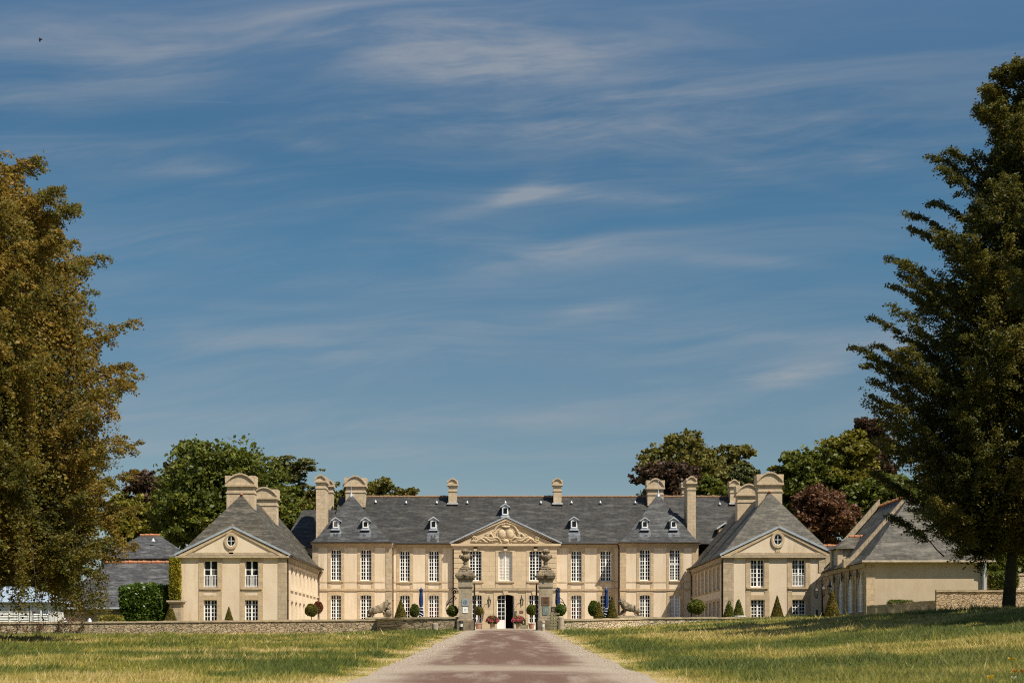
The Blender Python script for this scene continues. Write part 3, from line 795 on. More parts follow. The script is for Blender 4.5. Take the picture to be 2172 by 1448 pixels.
# pediment
zap = WZ(1099, YA); pl, pr = WX(956.5, YA), WX(1189.5, YA); pc = (pl+pr)/2
tb = MB(); tb.tbox(T, pl+.12, pr-.12, zb3-.30, zb3-.08, -.10, .05); tb.tbox(T, pl, pr, zb3-.08, zb3+.12, -.22, .05)
tb.build('cornice', M['ashlar'], house)
pb = MB(); pb.prism([(pl+.5, zb3+.10), (pr-.5, zb3+.10), (pc, zap-.28)], T, 0.0, 3.8)
ped = pb.build('pediment', M['ashlar'], house)
rk = MB()
for s, xe in ((-1, pl), (1, pr)):
    def P(tt, off): # along the slope
        return (xe + (pc-xe)*tt, zb3+.12 + (zap-zb3-.12)*tt + off)
    rk.prism([P(0,0), P(1,0), P(1,-.20), P(.075,-.02)][::-s], T, -.17, .0)
    rk.prism([P(.08,-.10), P(1,-.20), P(1,-.36), P(.14,-.14)][::-s], T, -.07, .0)
rk.build('raking_cornice', M['ashlar'], ped)
lb = MB()
for s, xe in ((-1, pl-.1), (1, pr+.1)):
    q = [(xe, zb3+.10), (pc, zap+.06), (pc, zap+.20), (xe, zb3+.22)][::-s]
    lb.prism(q, T, -.24, 5.2)
lb.build('pediment_roof', M['zinc'], ped)
# carved arms: two ovals under a coronet, acanthus scrolls and a garland
cv = MB(); zc_ = WZ(1132, YA); rr = random.Random(3)
for s in (-1, 1):
    cv.ball((pc+s*.36, YA-.02, zc_), (.36, .17, .44), 16, 10)
    cv.tube([(pc+s*.36+.41*math.cos(a), YA-.05, zc_+.49*math.sin(a)) for a in np.linspace(0, 2*math.pi, 24)], .035, 6)
    for k in range(15):      # garland drop
        a = k/14; x = pc+s*(.25+1.0*a**.8); z = zc_+.86-1.15*a**2.1
        cv.ball((x, YA-.05, z), (.085+.03*rr.random(), .1, .075+.03*rr.random()), 8, 5)
    for j, (x0_, z0_, L_, cu) in enumerate(((.45,-.62,1.5,.55),(.7,-.68,1.6,.35),(1.1,-.66,1.4,.5),(1.5,-.7,1.3,.3),(.9,-.55,1.0,.8))):
        pts = []
        for k in range(14):
            q = k/13; a = q*2.2; x = pc+s*(x0_+L_*q); z = zc_+z0_+cu*math.sin(q*math.pi)*.6+.1*math.sin(q*9+j)
            pts.append((x, YA-.05-.04*math.sin(q*3), z))
        cv.tube(pts, [.03+.07*math.sin(math.pi*(k/13)**.7) for k in range(14)], 7)
    for cx_, cz_, r_ in ((1.62,-.22,.26),(2.75,-.42,.24),(2.1,-.45,.17),(1.15,-.1,.15)):   # volutes
        cv.tube([(pc+s*(cx_+r_*(1-k/26)*math.cos(k*.5)), YA-.06, zc_+cz_+r_*(1-k/26)*math.sin(k*.5)) for k in range(24)], .05, 6)
    for k in range(26):
        cv.ball((pc+s*(.4+2.6*rr.random()), YA-.03, zc_-.70+.14*rr.random()), (.13*rr.random()+.05, .10, .06), 7, 5)
cv.tube([(pc-.36, YA-.08, zc_+.66), (pc, YA-.14, zc_+.6), (pc+.36, YA-.08, zc_+.66)], .07, 6)
for k in range(5): cv.ball((pc-.3+.15*k, YA-.1, zc_+.86+.05*math.sin(k*math.pi/4)), .07, 8, 5)
cv.ball((pc, YA-.05, zc_-.6), (.28,.14,.16), 12, 6); cv.prism([(pc-.32, zc_+.6), (pc+.32, zc_+.6), (pc+.36, zc_+.85), (pc-.36, zc_+.85)], T, -.1, 0)
cv.build('carved_arms', M['ashlar'], ped, smooth=True)

# roofs
zr = WZ(1053, 131.6); YR = 131.6; YB = 137.0
ye = YC-.32
def main_roof_y(z): return ye + (YR-ye)*(z-zc2)/(zr-zc2)
mb = MB(); xl, xr = WX(700, YP), WX(1585, YR)
mb.add([(xl,ye,zc2),(xr,ye,zc2),(xr,YB,zc2),(xl,YB,zc2),(xl,YR,zr),(xr,YR,zr)], [(0,1,5,4),(3,4,5,2),(0,4,3),(1,2,5),(0,3,2,1)])
mb.build('roof', M['slate'], house)
mb = MB(); mb.box(xl, xr, YC+4.0, YB-.4, zg, zc2-.02); mb.build('rear_wall', M['stucco'], house)
ridge_tiles(house, (WX(748,YR), YR, zr+.02), (xr, YR, zr+.02), M['ridge'])
for i, (pa, pb, ap) in enumerate(((659, 832.5, 745), (1312, 1486, 1396.5))):
    x0, x1 = WX(pa, YP-.3), WX(pb, YP-.3); xm = WX(ap, 128.9); za = WZ(1047, 128.9)
    mb = MB(); hip(mb, x0, x1, YP-.32, YC+6.4, zcor, (xm, 128.9), (xm, 131.0), za); mb.build('roof', M['slate_pav'], house)
    gb = MB(); gb.tube([(x0-.02, YP-.36, zcor+.03), (x1+.02, YP-.36, zcor+.03)], .07, 8); gb.build('gutter', M['iron'], house)
    fb = MB(); fb.lathe([(.22, -.25), (.10, -.02), (.03, .3), (.02, .75), (.05, .8), (.02, .86), (.015, 1.1), (.035, 1.15), (.01, 1.22)], (xm, 128.9, za), 10)
    fb.build('finial', M['zinc'], house)
    def pav_y(z, za=za): 
        f_, l_ = .18, .16*.82; z1_ = zcor+(za-zcor)*l_; y1_ = YP-.32+(128.9-YP+.32)*f_
        return y1_ + (128.9-y1_)*(z-z1_)/(za-z1_)
    for dx in ((712.5, 775.5) if i == 0 else (1367.5, 1428.5)):
        yy_ = 126.4
        for _ in range(6): z_ = WZ(1123.5, yy_); yy_ = pav_y(z_)
        dd_ = dormer(house, WX(dx, yy_), (z_+.12, yy_-.12), .6, .72); apron(dd_, WX(dx, yy_), pav_y, z_-.02, z_-.95, 1.0, int(dx))
for dx, pyb in ((919.5, 1124.5), (1071.5, 1096), (1217.5, 1124)):
    yy_ = 128
    for _ in range(8): z_ = WZ(pyb, yy_); yy_ = main_roof_y(z_)
    dd_ = dormer(house, WX(dx, yy_), (z_+.12, yy_-.12))
    if pyb > 1100: apron(dd_, WX(dx, yy_), main_roof_y, z_-.02, z_-1.15, 1.05, int(dx))
gb = MB(); gb.tube([(WX(832,YC), ye-.04, zc2+.03), (pl-.1, ye-.04, zc2+.03)], .07, 8); gb.build('gutter', M['iron'], house)
gb = MB(); gb.tube([(pr+.1, ye-.04, zc2+.03), (WX(1314,YC), ye-.04, zc2+.03)], .07, 8); gb.build('gutter', M['iron'], house)
for vx, vy in ((797,1065.5),(861.5,1067),(926.5,1067),(991,1067),(1072,1067),(1147,1067),(1212,1067),(1273,1067),(1347,1067),(1526,1070)):
    yy_ = 130
    for _ in range(8): z_ = WZ(vy, yy_); yy_ = main_roof_y(z_)
    vb = MB(); x = WX(vx, yy_)
    vb.lathe([(.03,0),(.13,.02),(.10,.09),(.025,.22),(.02,.26)], (x, yy_-.12, z_), 8); vb.tube([(x, yy_+.2, z_), (x, yy_-.15, z_)], .06, 6)
    vb.build('roof_vent', M['zinc'], house)
# left return of the roof: lower ridge with a hipped end
zl = WZ(1081, 130.5); mb = MB(); xe0, xe1 = WX(598, 128), WX(722, 130.5); zel = WZ(1160, 127)
hip(mb, xe0, xe1, 127.0, 134, zel, (WX(642,130.5), 130.5), (xe1, 130.5), zl, .12, .12); mb.build('roof', M['slate'], house)
mb = MB(); mb.box(xe0+.3, xe1, 127.4, 133.6, zg, zel-.02); mb.build('wall', M['stucco'], house)
mb = MB(); xq0, xq1 = WX(600, 126.4), WX(663, 126.4)     # small link roof beside the left pavilion
mb.add([(xq0,126.0,WZ(1212,126)),(xq1,126.0,WZ(1212,126)),(xq1,128.4,WZ(1163,128.4)),(xq0+1.2,128.4,WZ(1163,128.4)),(xq0,128.4,WZ(1212,126)),(xq1,128.4,WZ(1212,126))],
       [(0,1,2,3),(0,3,4),(1,5,2),(0,4,5,1),(3,2,5,4)])
mb.build('link_roof', M['slate_pale'], house)
mb = MB(); xq0, xq1 = WX(1480.6, 126.4), WX(1545, 126.4)
mb.add([(xq0,126.0,WZ(1208,126)),(xq1,126.0,WZ(1208,126)),(xq1-1.2,128.4,WZ(1160,128.4)),(xq0,128.4,WZ(1160,128.4)),(xq0,128.4,WZ(1208,126)),(xq1,128.4,WZ(1208,126))],
       [(0,1,2,3),(0,3,4),(1,5,2),(0,4,5,1),(3,2,5,4)])
mb.build('link_roof', M['slate'], house)
# larger stone dormer behind the right pavilion
yy_ = 128
for _ in range(8): z_ = WZ(1143, yy_); yy_ = main_roof_y(z_)
mb = MB(); xd = WX(1538, yy_); mb.box(xd-.55, xd+.55, yy_-.1, yy_+2.5, z_-.2, z_+1.0); od = mb.build('dormer', M['chimney'], house)
mb = MB()
for s in (-1, 1): mb.prism([(xd, z_+1.5), (xd+s*.75, z_+.98), (xd+s*.75, z_+.86), (xd, z_+1.36)][::s], front(yy_), -.25, 2.8)
mb.build('dormer_roof', M['lead'], od)
# chimneys
for px, pw, top, yf, dep, base, wd in ((753.5, 41, 1008, 130.0, 1.3, 1075, True), (960, 17.5, 1013.5, 130.6, 1.0, 1080, False), (1182.5, 17, 1013, 130.6, 1.0, 1080, False),
        (1390.5, 34, 1013.5, 130.3, 1.2, 1072, True), (680, 19.5, 1006, 126.1, 2.2, 1190, False), (697.5, 15, 1016, 131.5, 1.2, 1100, False),
        (1467, 18, 1009, 126.1, 2.2, 1190, False), (1454, 14, 1018, 132.5, 1.2, 1100, False), (1557.5, 18, 1016, 130.6, 1.1, 1085, False)):
    c = chimney(house, WX(px, yf), pw/F*yf, yf, dep, WZ(base, yf), WZ(top, yf), wd)
    if not wd and base < 1095 and px not in (697.5, 1454):
        lb = MB(); w_ = pw/F*yf; z_ = WZ(1072, yf); yq = main_roof_y(z_)
        lb.tbox(front(yf), WX(px,yf)-w_/2-.12, WX(px,yf)+w_/2+.12, WZ(1069.5,yf), WZ(1066.5,yf), -.25, .2); lb.build('flashing', M['lead'], c)

# ------------------------------------------------------------------ side wings
def wing(sgn):
    YF = 106.6; left = sgn < 0
    xo, xi = (WX(379, YF), WX(607.5, YF)) if left else (WX(1768, YF), WX(1535, YF))    # outer, inner edges
    x0, x1 = min(xo, xi), max(xo, xi); xm = (x0+x1)/2
    ze = WZ(1179.5, YF); zgw = g(xm, YF)-.5; YE = 127.4
    lab = ('cream wing left of the courtyard, white balustrades at both upper gable windows' if left else
           'cream wing right of the courtyard, gable front partly in slanting shadow')
    W = thing('side_wing', lab, 'house wing', (xm, YF, zgw))
    T = front(YF); mb = MB(); holes = []
    if left: wu = ((432, 461.5, 1187.5, 1245.6), (519.5, 548, 1187.5, 1245.6)); wl = ((432, 460.5, 1271, 1318), (519.5, 547.5, 1271, 1318))
    else: wu = ((1592, 1621, 1185.5, 1244.7), (1680, 1708.5, 1185.5, 1244.7)); wl = ((1592.5, 1622, 1270.5, 1312), (1680.5, 1709, 1270.5, 1312))
    for a, b, c, d in wu+wl:
        u, w_ = px2(a, b, YF); holes.append((u-w_/2, u+w_/2, WZ(d,YF), WZ(c,YF)))
    facade(mb, T, x0, x1, zgw, ze, holes, .2)
    # gable field
    zap = WZ(1119.5, YF); mb.prism([(x0+.2, ze+.0), (x1-.2, ze+.0), (xm, zap-.12)], T, 0, 1.2)
    mb.quad((xo,YF,zgw),(xo,YE,zgw),(xo,YE,ze),(xo,YF,ze))
    # inner wall with seven bays on each floor
    TI = east(xi) if left else west(xi); ih = []
    bays = [109.3+2.15*k for k in range(8)]
    for yb in bays:
        ih += [(yb-.55, yb+.55, WZ(1246,YF), WZ(1196,YF)), (yb-.55, yb+.55, zgw+.9, WZ(1271,YF))]
    facade(mb, TI, YF, YE, zgw, ze, ih, .22)
    mb.build('wall', M['stucco'], W)
    for (a, b, c, d) in wu:
        u, w_ = px2(a, b, YF); op = left
        window(W, T, u, w_, WZ(d,YF), WZ(c,YF), 2 if op else 4, 3 if op else 6, .03, .36, M['trim'], jv0=WZ(d,YF)-.35, jv1=WZ(c,YF)+.12,
               rail=(left or a > 1650))
    for (a, b, c, d) in wl:
        u, w_ = px2(a, b, YF)
        window(W, T, u, w_, WZ(d,YF), WZ(c,YF), 4, 5 if left else 5, .03, .36, M['trim'], jv0=zgw, jv1=WZ(c,YF)+.55, sill=False)
    for yb in bays:
        window(W, TI, yb, 1.1, WZ(1246,YF), WZ(1196,YF), 4, 6, .05, .2, M['stucco'] if left else M['trim'], sill=True)
        window(W, TI, yb, 1.1, zgw+.9, WZ(1271,YF), 4, 5, .1, .2, M['stucco'] if left else M['trim'], sill=False)
    qb = MB()
    q0, q1 = (xi-.62, xi+.03) if left else (xi-.03, xi+.75)
    qb.tbox(T, q0, q1, zgw, ze-.15, -.035, .02)
    if left: qb.box(xi-.03, xi+.036, YF+.02, YF+.5, zgw, ze-.15)
    else: qb.box(xi-.036, xi+.03, YF+.02, YF+.5, zgw, ze-.15)
    qb.build('quoin', M['greystone'], W)
    cb = MB(); cb.tbox(T, x0-.22, x1+.22, ze-.10, ze+.03, -.20, .05); cb.tbox(T, x0+.02, x1-.02, ze+.03, ze+.3, -.05, .02)
    s = 1 if left else -1
    cb.tbox(TI, YF+.05, YE-2.4, ze-.32, ze-.02, -.16, .05)
    y = YF+.3
    while y < YE-2.6: cb.tbox(TI, y, y+.16, ze-.48, ze-.32, -.14, .02); y += .42
    cb.build('cornice', M['greystone'], W)
    # roof
    apx, apy = (511, 1048.5) if left else (1633.5, 1043.5); yap = 110.2
    zap2 = WZ(apy, yap); mb = MB()
    hip(mb, x0-.34, x1+.34, YF-.12, YE, ze, (xm, yap), (xm, YE-.02), zap2, .15, .15)
    mb.build('roof', M['slate_moss'], W)
    mb = MB()
    for sg, xe in ((-1, x0-.28), (1, x1+.28)):
        mb.prism([(xe, ze+.02), (xm, zap), (xm, zap+.13), (xe, ze+.15)][::-sg], T, -.09, 2.6)
    gr = mb.build('gable_roof', M['slate_moss'], W)
    mb = MB()
    for sg, xe in ((-1, x0-.30), (1, x1+.30)):
        mb.prism([(xe, ze+.16), (xm, zap+.14), (xm, zap+.19), (xe, ze+.20)][::-sg], T, -.13, .10)
        mb.prism([(xe, ze+.03), (xm, zap+.01), (xm, zap+.15), (xe, ze+.17)][::-sg], T, -.135, -.094)
    mb.build('flashing', M['zinc'], gr)
    mb = MB()
    for sg, xe in ((-1, x0-.1), (1, x1+.1)): mb.prism([(xe, ze+.02), (xm, zap+.0), (xm, zap-.20), (xe+(.55 if sg < 0 else -.55), ze+.03)][::-sg], T, -.075, .02)
    mb.build('raking_cornice', M['trim'], gr)
    mb = MB(); mb.ball((xm, YF-.02, zap+.19), (.14, .14, .10), 8, 6); mb.build('ridge_cap', M['ridge'], gr)
    mb = MB(); mb.ball((xm, yap, zap2+.02), (.13, .2, .10), 8, 6); mb.build('ridge_cap', M['ridge_red'], W)
    # round window
    ox, oy = (490.5, 1146.5) if left else (1649.7, 1144)
    X, Z = WX(ox, YF), WZ(oy, YF)
    def ring(mb, r0, r1, ry, d0, d1, n=24):
        for k in range(n):
            a, b = 2*math.pi*k/n, 2*math.pi*(k+1)/n
            mb.prism([(X+r0*math.cos(a), Z+r0*ry*math.sin(a)), (X+r1*math.cos(a), Z+r1*ry*math.sin(a)),
                      (X+r1*math.cos(b), Z+r1*ry*math.sin(b)), (X+r0*math.cos(b), Z+r0*ry*math.sin(b))], T, d0, d1)
    mb = MB(); ring(mb, .285, .33, 1.3, -.05, .01); mb.tbox(T, X-.017, X+.017, Z-.37, Z+.37, -.045, -.01); mb.tbox(T, X-.285, X+.285, Z-.017, Z+.017, -.04, -.012)
    ow_ = mb.build('round_window', M['white'], W)
    mb = MB(); mb.prism([(X+.29*math.cos(a), Z+.38*math.sin(a)) for a in np.linspace(0, 2*math.pi, 25)[:-1]], T, -.018, .01); mb.build('pane', M['glass'], ow_)
    mb = MB(); ring(mb, .332, .50, 1.27, -.10, .01); mb.tbox(T, X-.16, X+.16, Z-.98, Z-.64, -.05, .01); mb.build('surround', M['trim'], ow_)
    # chimneys astride the ridge
    for px, pw, top, yf, zb in (((509.5, 58, 1003, 110.35, 8.2), (560, 52, 1032, 118.6, 8.2)) if left else ((1633.5, 51, 1000, 110.35, 8.2), (1588, 47.5, 1025, 117.8, 8.2))):
        chimney(W, WX(px, yf), pw/F*yf, yf, 1.15, zb+ZC, WZ(top, yf), True)
    downpipe(W, xi+(.1 if left else -.1), YF+.12, zgw, ze-.55, ((-.0), -.1))
    downpipe(W, xi+(.1 if left else -.1), YE-3.0, zgw, ze-.5, ((.2 if left else -.2), 0))
    gb = MB(); xg = xi+(.42 if left else -.42); gb.tube([(xg, YF-.1, ze+.02), (xg, YE-2.5, ze+.02)], .08, 8); gb.build('gutter', M['iron'], W)
    return W
wing(-1); wing(1)
# ------------------------------------------------------------------ orangery on the right
def orangery():
    YF, YE = 93.0, 105.9; x0 = WX(1838, YF); x1 = WX(2093, YF); ze = WZ(1192, YF); zg_ = g(x0, YF)-.6
    O = thing('orangery', 'buff rendered outbuilding with tall arched windows along its side and a hipped slate roof', 'outbuilding', (x0, YF, zg_))
    T = front(YF); TW = west(x0); mb = MB()
    facade(mb, T, x0, x1, zg_, ze, [], .2); mb.quad((x1,YF,zg_),(x1,YE,zg_),(x1,YE,ze),(x1,YF,ze)); mb.quad((x0,YE,zg_),(x1,YE,zg_),(x1,YE,ze),(x0,YE,ze))
    mb.build('wall', M['roughcast'], O)
    wins = [94.6, 97.4, 100.2, 103.0, 105.2][:4]; hw = .62; z0, z1 = WZ(1299, YF)+.1, WZ(1212, YF)
    mb = MB(); facade(mb, TW, YF, YE, zg_, ze, [(y-hw, y+hw, z0, z1) for y in wins], .25); mb.build('wall', M['greystone'], O)
    for y in wins:
        w_ = window(O, TW, y, 2*hw, z0, z1, 4, 6, .85, .16, M['greystone'], d=.02, pane=M['glass_pale'], mull=True, name='arched_window')
    mb = MB()
    for y in (96.0, 98.8, 101.6):
        mb.tbox(TW, y-.5, y-.28, zg_, ze-.5, -.06, .02); mb.tbox(TW, y+.28, y+.5, zg_, ze-.5, -.06, .02)
    mb.tbox(TW, YF+.05, YE, ze-.3, ze-.02, -.14, .02); mb.build('pilaster', M['greystone'], O)
    mb = MB(); mb.tbox(T, x0-.03, x0+.55, zg_, ze-.2, -.04, .02); mb.build('quoin', M['trim'], O)
    for y in (94.9, 96.9, 99.2, 101.6):
        mb = MB(); mb.tbox(TW, y-.05, y+.05, ze-.95, ze-.35, -.2, -.12); mb.tbox(TW, y-.25, y+.25, ze-.7, ze-.6, -.2, -.125); mb.build('iron_anchor', M['iron'], O)
    xm = (x0+x1)/2; yap = 96.8; zr_ = WZ(1051, yap)
    mb = MB(); hip(mb, x0-.35, x1+.38, YF-.35, YE+.3, ze, (xm, yap), (xm, YE), zr_, .14, .13); mb.build('roof', M['slate_moss'], O)
    gb = MB(); gb.tube([(x0-.4, YF-.4, ze+.02), (x1+.42, YF-.4, ze+.02)], .09, 8); gb.build('gutter', M['pierstone'], O)
    gb = MB(); gb.tube([(x1-.25, YF-.15, zg_+.5), (x1-.25, YF-.15, ze-.7), (x1-.25, YF-.4, ze-.1)], .10, 8); gb.lathe([(.1,0),(.2,.35),(.2,.4)], (x1-.25, YF-.16, ze-.75), 8); gb.build('downpipe', M['zinc'], O)
    for yb, hh in ((97.0, 0), (104.6, .35)):           # coped parapets riding on the roof
        cb = MB(); n = 14
        for k in range(n):
            a, b = k/n, (k+.96)/n
            pa = (x0-.36+(xm-x0+.36)*a, ze+.1+hh+(zr_-ze)*a**1.04); pb = (x0-.36+(xm-x0+.36)*b, ze+.1+hh+(zr_-ze)*b**1.04)
            cb.prism([(pa[0], pa[1]-.35), (pb[0], pb[1]-.35), (pb[0], pb[1]+.16), (pa[0], pa[1]+.16)], front(yb), 0, .42)
        cb.prism([(x0-.55, ze-.1), (x0-.2, ze-.1), (x0-.2, ze+.55+hh), (x0-.55, ze+.45+hh)], front(yb), -.02, .44)
        cb.build('parapet', M['greystone'], O)
    ridge_tiles(O, (xm, yap, zr_+.03), (xm, YE, zr_+.03), M['ridge_red'], .13)
    # wall dormer on the court side
    yd = 101.3; mb = MB(); mb.box(x0-.08, x0+.28, yd-.55, yd-.15, ze-.1, ze+1.45); mb.box(x0-.08, x0+.28, yd+1.35, yd+1.75, ze-.1, ze+1.45)
    mb.box(x0+.28, x0+2.6, yd-.5, yd+1.7, ze, ze+1.4); dd = mb.build('dormer', M['chimney'], O)
    mb = MB(); mb.box(x0+.05, x0+.12, yd-.15, yd+1.35, ze+.1, ze+1.4); mb.build('shutter', M['plaque_grey'], dd)
    mb = MB(); mb.add([(x0-.3,yd-.75,ze+1.42),(x0+2.9,yd-.75,ze+1.42),(x0+2.9,yd+1.95,ze+1.42),(x0-.3,yd+1.95,ze+1.42),(x0+1.0,yd+.6,ze+2.35),(x0+3.2,yd+.6,ze+2.35)],
                      [(0,1,5,4),(2,3,4,5),(3,0,4),(1,2,5),(0,3,2,1)]); mb.build('dormer_roof', M['slate_moss'], dd)
    ridge_tiles(dd, (x0+1.0,yd+.6,ze+2.37), (x0+3.0,yd+.6,ze+2.37), M['ridge_red'], .12)
orangery()
# slate roofed range seen in the gap between right wing and orangery
def gap_range():
    Y = 112.0; x0, x1 = WX(1740, Y), WX(1800, Y); z0 = g(x0, 106)-.5; ze = WZ(1178, Y); zr_ = WZ(1158, 115)
    O = thing('outbuilding', 'low slate roofed range with red ridge tiles in the gap behind the right wing', 'outbuilding', (x0, Y, z0))
    mb = MB(); mb.box(x0, x1+2, Y, Y+6, z0, ze-.02); mb.build('wall', M['stucco'], O)
    mb = MB(); hip(mb, x0-.3, x1+2.3, Y-.3, Y+6.3, ze, (x0+.5, 115), (x1+2, 115), zr_); mb.build('roof', M['slate'], O)
    ridge_tiles(O, (x0+.5,115,zr_+.03), (x1+2,115,zr_+.03), M['ridge_red'], .13)
gap_range()

# ------------------------------------------------------------------ yard buildings on the left
def yard():
    Y = 120.0; x0, x1 = WX(215, Y), WX(374, Y); z0 = 2.0; ze = WZ(1184, Y); zr_ = WZ(1135.5, 125)
    O = thing('outbuilding', 'taller blue slate roof with red ridge tiles rising behind the left yard', 'outbuilding', (x0, Y, z0))
    mb = MB(); mb.box(x0, x1, Y, Y+9, z0, ze-.02); mb.build('wall', M['barn'], O)
    mb = MB(); hip(mb, x0-.3, x1+.3, Y-.3, Y+9.3, ze, (x0+2, 125), (WX(340,125), 125), zr_, .1, .1); mb.build('roof', M['slate_mid'], O)
    ridge_tiles(O, (x0+2,125,zr_+.03), (WX(340,125),125,zr_+.03), M['ridge_red'], .13)
    mb = MB(); yy = 122.6; zz = WZ(1148, yy); mb.lathe([(.03,0),(.18,.02),(.14,.1),(.03,.3)], (WX(325,yy), yy, zz), 8); mb.build('roof_vent', M['lead'], O)
    Y = 110.0; x0, x1 = WX(106, Y), WX(372, Y); ze = WZ(1290.5, Y); zr_ = WZ(1193, 117)
    O = thing('barn', 'low rubble stone barn with a broad slate roof behind the left wall', 'barn', (x0, Y, z0))
    mb = MB(); mb.box(x0, x1, Y, Y+9, z0-.5, ze-.02); mb.build('wall', M['barn'], O)
    mb = MB(); hip(mb, x0-.35, x1+.3, Y-.35, Y+12, ze, (WX(225,117), 117), (x1-.3, 117), zr_, .08, .05); mb.build('roof', M['slate_mid'], O)
    ridge_tiles(O, (WX(225,117),117,zr_+.03), (x1-.5,117,zr_+.03), M['ridge_red'], .14)
    gb = MB(); gb.tube([(x0-.4,Y-.4,ze+.02),(x1,Y-.4,ze+.02)], .08, 8); gb.build('gutter', M['zinc'], O)
    # slatted shed
    Y = 106.5; x0, x1 = WX(-60, Y), WX(106.5, Y); ze = WZ(1276.5, Y); z0 = g(x0, Y)-.3
    S = thing('slatted_shed', 'white slatted wooden shed with a pale blue metal hipped roof', 'shed', (x1, Y, z0))
    mb = MB(); mb.box(x0, x1, Y+.06, Y+6, z0, ze-.02); mb.build('wall', M['shed_white'], S)
    T = front(Y)
    def louvre(a, b, top, bot):
        mb = MB(); u0, u1, v0, v1 = WX(a,Y), WX(b,Y), WZ(bot,Y), WZ(top,Y)
        v = v0; r = random.Random(int(a))
        while v < v1-.05:
            j = r.uniform(-.012,.012); mb.add([T(u0,v,-.09),T(u1,v,-.09),T(u1,v+.09+j,-.02),T(u0,v+.09-j,-.02),T(u0,v-.03,-.07),T(u1,v-.03,-.07),T(u1,v+.06,0),T(u0,v+.06,0)],
                     [(0,1,2,3),(4,7,6,5),(0,4,5,1),(1,5,6,2),(2,6,7,3),(3,7,4,0)]); v += .122
        o = mb.build('louvre_panel', M['shed_white'], S)
        kb = MB(); kb.tbox(T, u0, u1, v0, v1, .005, .045); kb.build('backing', M['iron'], o)
    for a, b, tp in ((-22, -2, 1281), (0.5, 19, 1281), (22.5, 40.5, 1281), (43.5, 62, 1281), (72, 86, 1300.5), (90.5, 103.5, 1300.5)): louvre(a, b, tp, 1324)
    mb = MB()
    for p in (-3.5, 21, 42, 66, 88, 105.5): mb.tbox(T, WX(p,Y)-.05, WX(p,Y)+.05, z0, ze-.03, -.12, .05)
    mb.build('post', M['shed_white'], S)
    mb = MB(); hip(mb, x0-.4, x1+.35, Y-.4, Y+6.4, ze, (WX(12,109.5), 109.5), (WX(66,109.5), 109.5), WZ(1243,109.5), .1, .1); mb.build('roof', M['shed_roof'], S)
    sg = MB(); sg.tbox(T, WX(69.5,Y), WX(74.5,Y), WZ(1299,Y), WZ(1296,Y), .03, .055); sg.build('sign', M['red'], S)
yard()

# ------------------------------------------------------------------ boundary walls
def stone_wall(name, label, pts, mat, cop, th=.45, ch=.13, over=.06, cat='stone wall', tops=None):
    """pts: (x, y, ztop) along the outer face; thickness goes to the far side (left-hand normal chosen toward +Y)"""
    n = len(pts); P = [Vector((p[0], p[1])) for p in pts]; N = []
    for i in range(n):
        d = (P[min(i+1,n-1)]-P[max(i-1,0)]).normalized(); N.append(Vector((-d.y, d.x)))
    base = Vector((pts[0][0], pts[0][1], g(pts[0][0], pts[0][1])))
    W = thing(name, label, cat, base)
    def ring(mb, i, o0, o1, zb, zt):
        a = P[i]+N[i]*o0; b = P[i]+N[i]*o1
        return [(a.x,a.y,zb),(a.x,a.y,zt),(b.x,b.y,zt),(b.x,b.y,zb)]
    def sweep(o0, o1, fb, ft, nm, m_, jit=0):
        mb = MB(); vs = []; fs = []; r = random.Random(5)
        for i in range(n): vs += ring(mb, i, o0+r.uniform(-jit,jit), o1, fb(i), ft(i)+r.uniform(-jit,jit))
        for i in range(n-1):
            for k in range(4): fs.append((4*i+k, 4*(i+1)+k, 4*(i+1)+(k+1)%4, 4*i+(k+1)%4))
        fs += [(0,1,2,3), (4*n-1,4*n-2,4*n-3,4*n-4)]
        mb.add(vs, fs); return mb.build(nm, m_, W)
    sweep(0, th, lambda i: g(pts[i][0], pts[i][1])-.35, lambda i: pts[i][2]-ch, 'masonry', mat, .018)
    sweep(-over, th+over, lambda i: pts[i][2]-ch+.003, lambda i: pts[i][2], 'coping', cop, .022)
    return W
def lerp_pts(a, b, n): return [tuple(a[k]+(b[k]-a[k])*i/n for k in range(3)) for i in range(n+1)]
XL = WX(799, 103.5); XR = WX(1371, 103.5)
zwl = WZ(1312, 103.5)
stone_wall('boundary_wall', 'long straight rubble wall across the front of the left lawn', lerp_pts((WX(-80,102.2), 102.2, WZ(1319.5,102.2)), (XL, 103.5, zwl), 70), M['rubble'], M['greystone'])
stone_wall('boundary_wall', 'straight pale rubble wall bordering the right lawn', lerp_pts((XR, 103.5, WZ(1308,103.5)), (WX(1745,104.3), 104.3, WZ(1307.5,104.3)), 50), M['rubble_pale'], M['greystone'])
GY = 99.5; gxl, gxr = WX(972, GY), WX(1175, GY)
def bow(sg, xs, xg, z0, z1):
    pts = []
    for k in range(25):
        th = math.pi/2*k/24; x = xg+(xs-xg)*math.cos(th); y = 103.5-(103.5-GY+.2)*math.sin(th); pts.append((x, y, z0+(z1-z0)*k/24))
    return pts if sg < 0 else pts[::-1]
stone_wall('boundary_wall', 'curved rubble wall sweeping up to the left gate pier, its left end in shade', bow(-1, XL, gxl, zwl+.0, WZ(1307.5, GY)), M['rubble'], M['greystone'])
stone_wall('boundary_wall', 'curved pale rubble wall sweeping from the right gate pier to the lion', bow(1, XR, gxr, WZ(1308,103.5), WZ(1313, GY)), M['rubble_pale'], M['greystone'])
stone_wall('garden_wall', 'low smooth stone wall sloping along the front of the outbuilding', lerp_pts((WX(1838,92.2), 92.2, WZ(1284,92.2)), (WX(1967,89.6), 89.6, WZ(1273.5,89.6)), 20) , M['pierstone'], M['pierstone'], ch=.06, over=.02)
mbz = WZ(1273.5, 88.6)
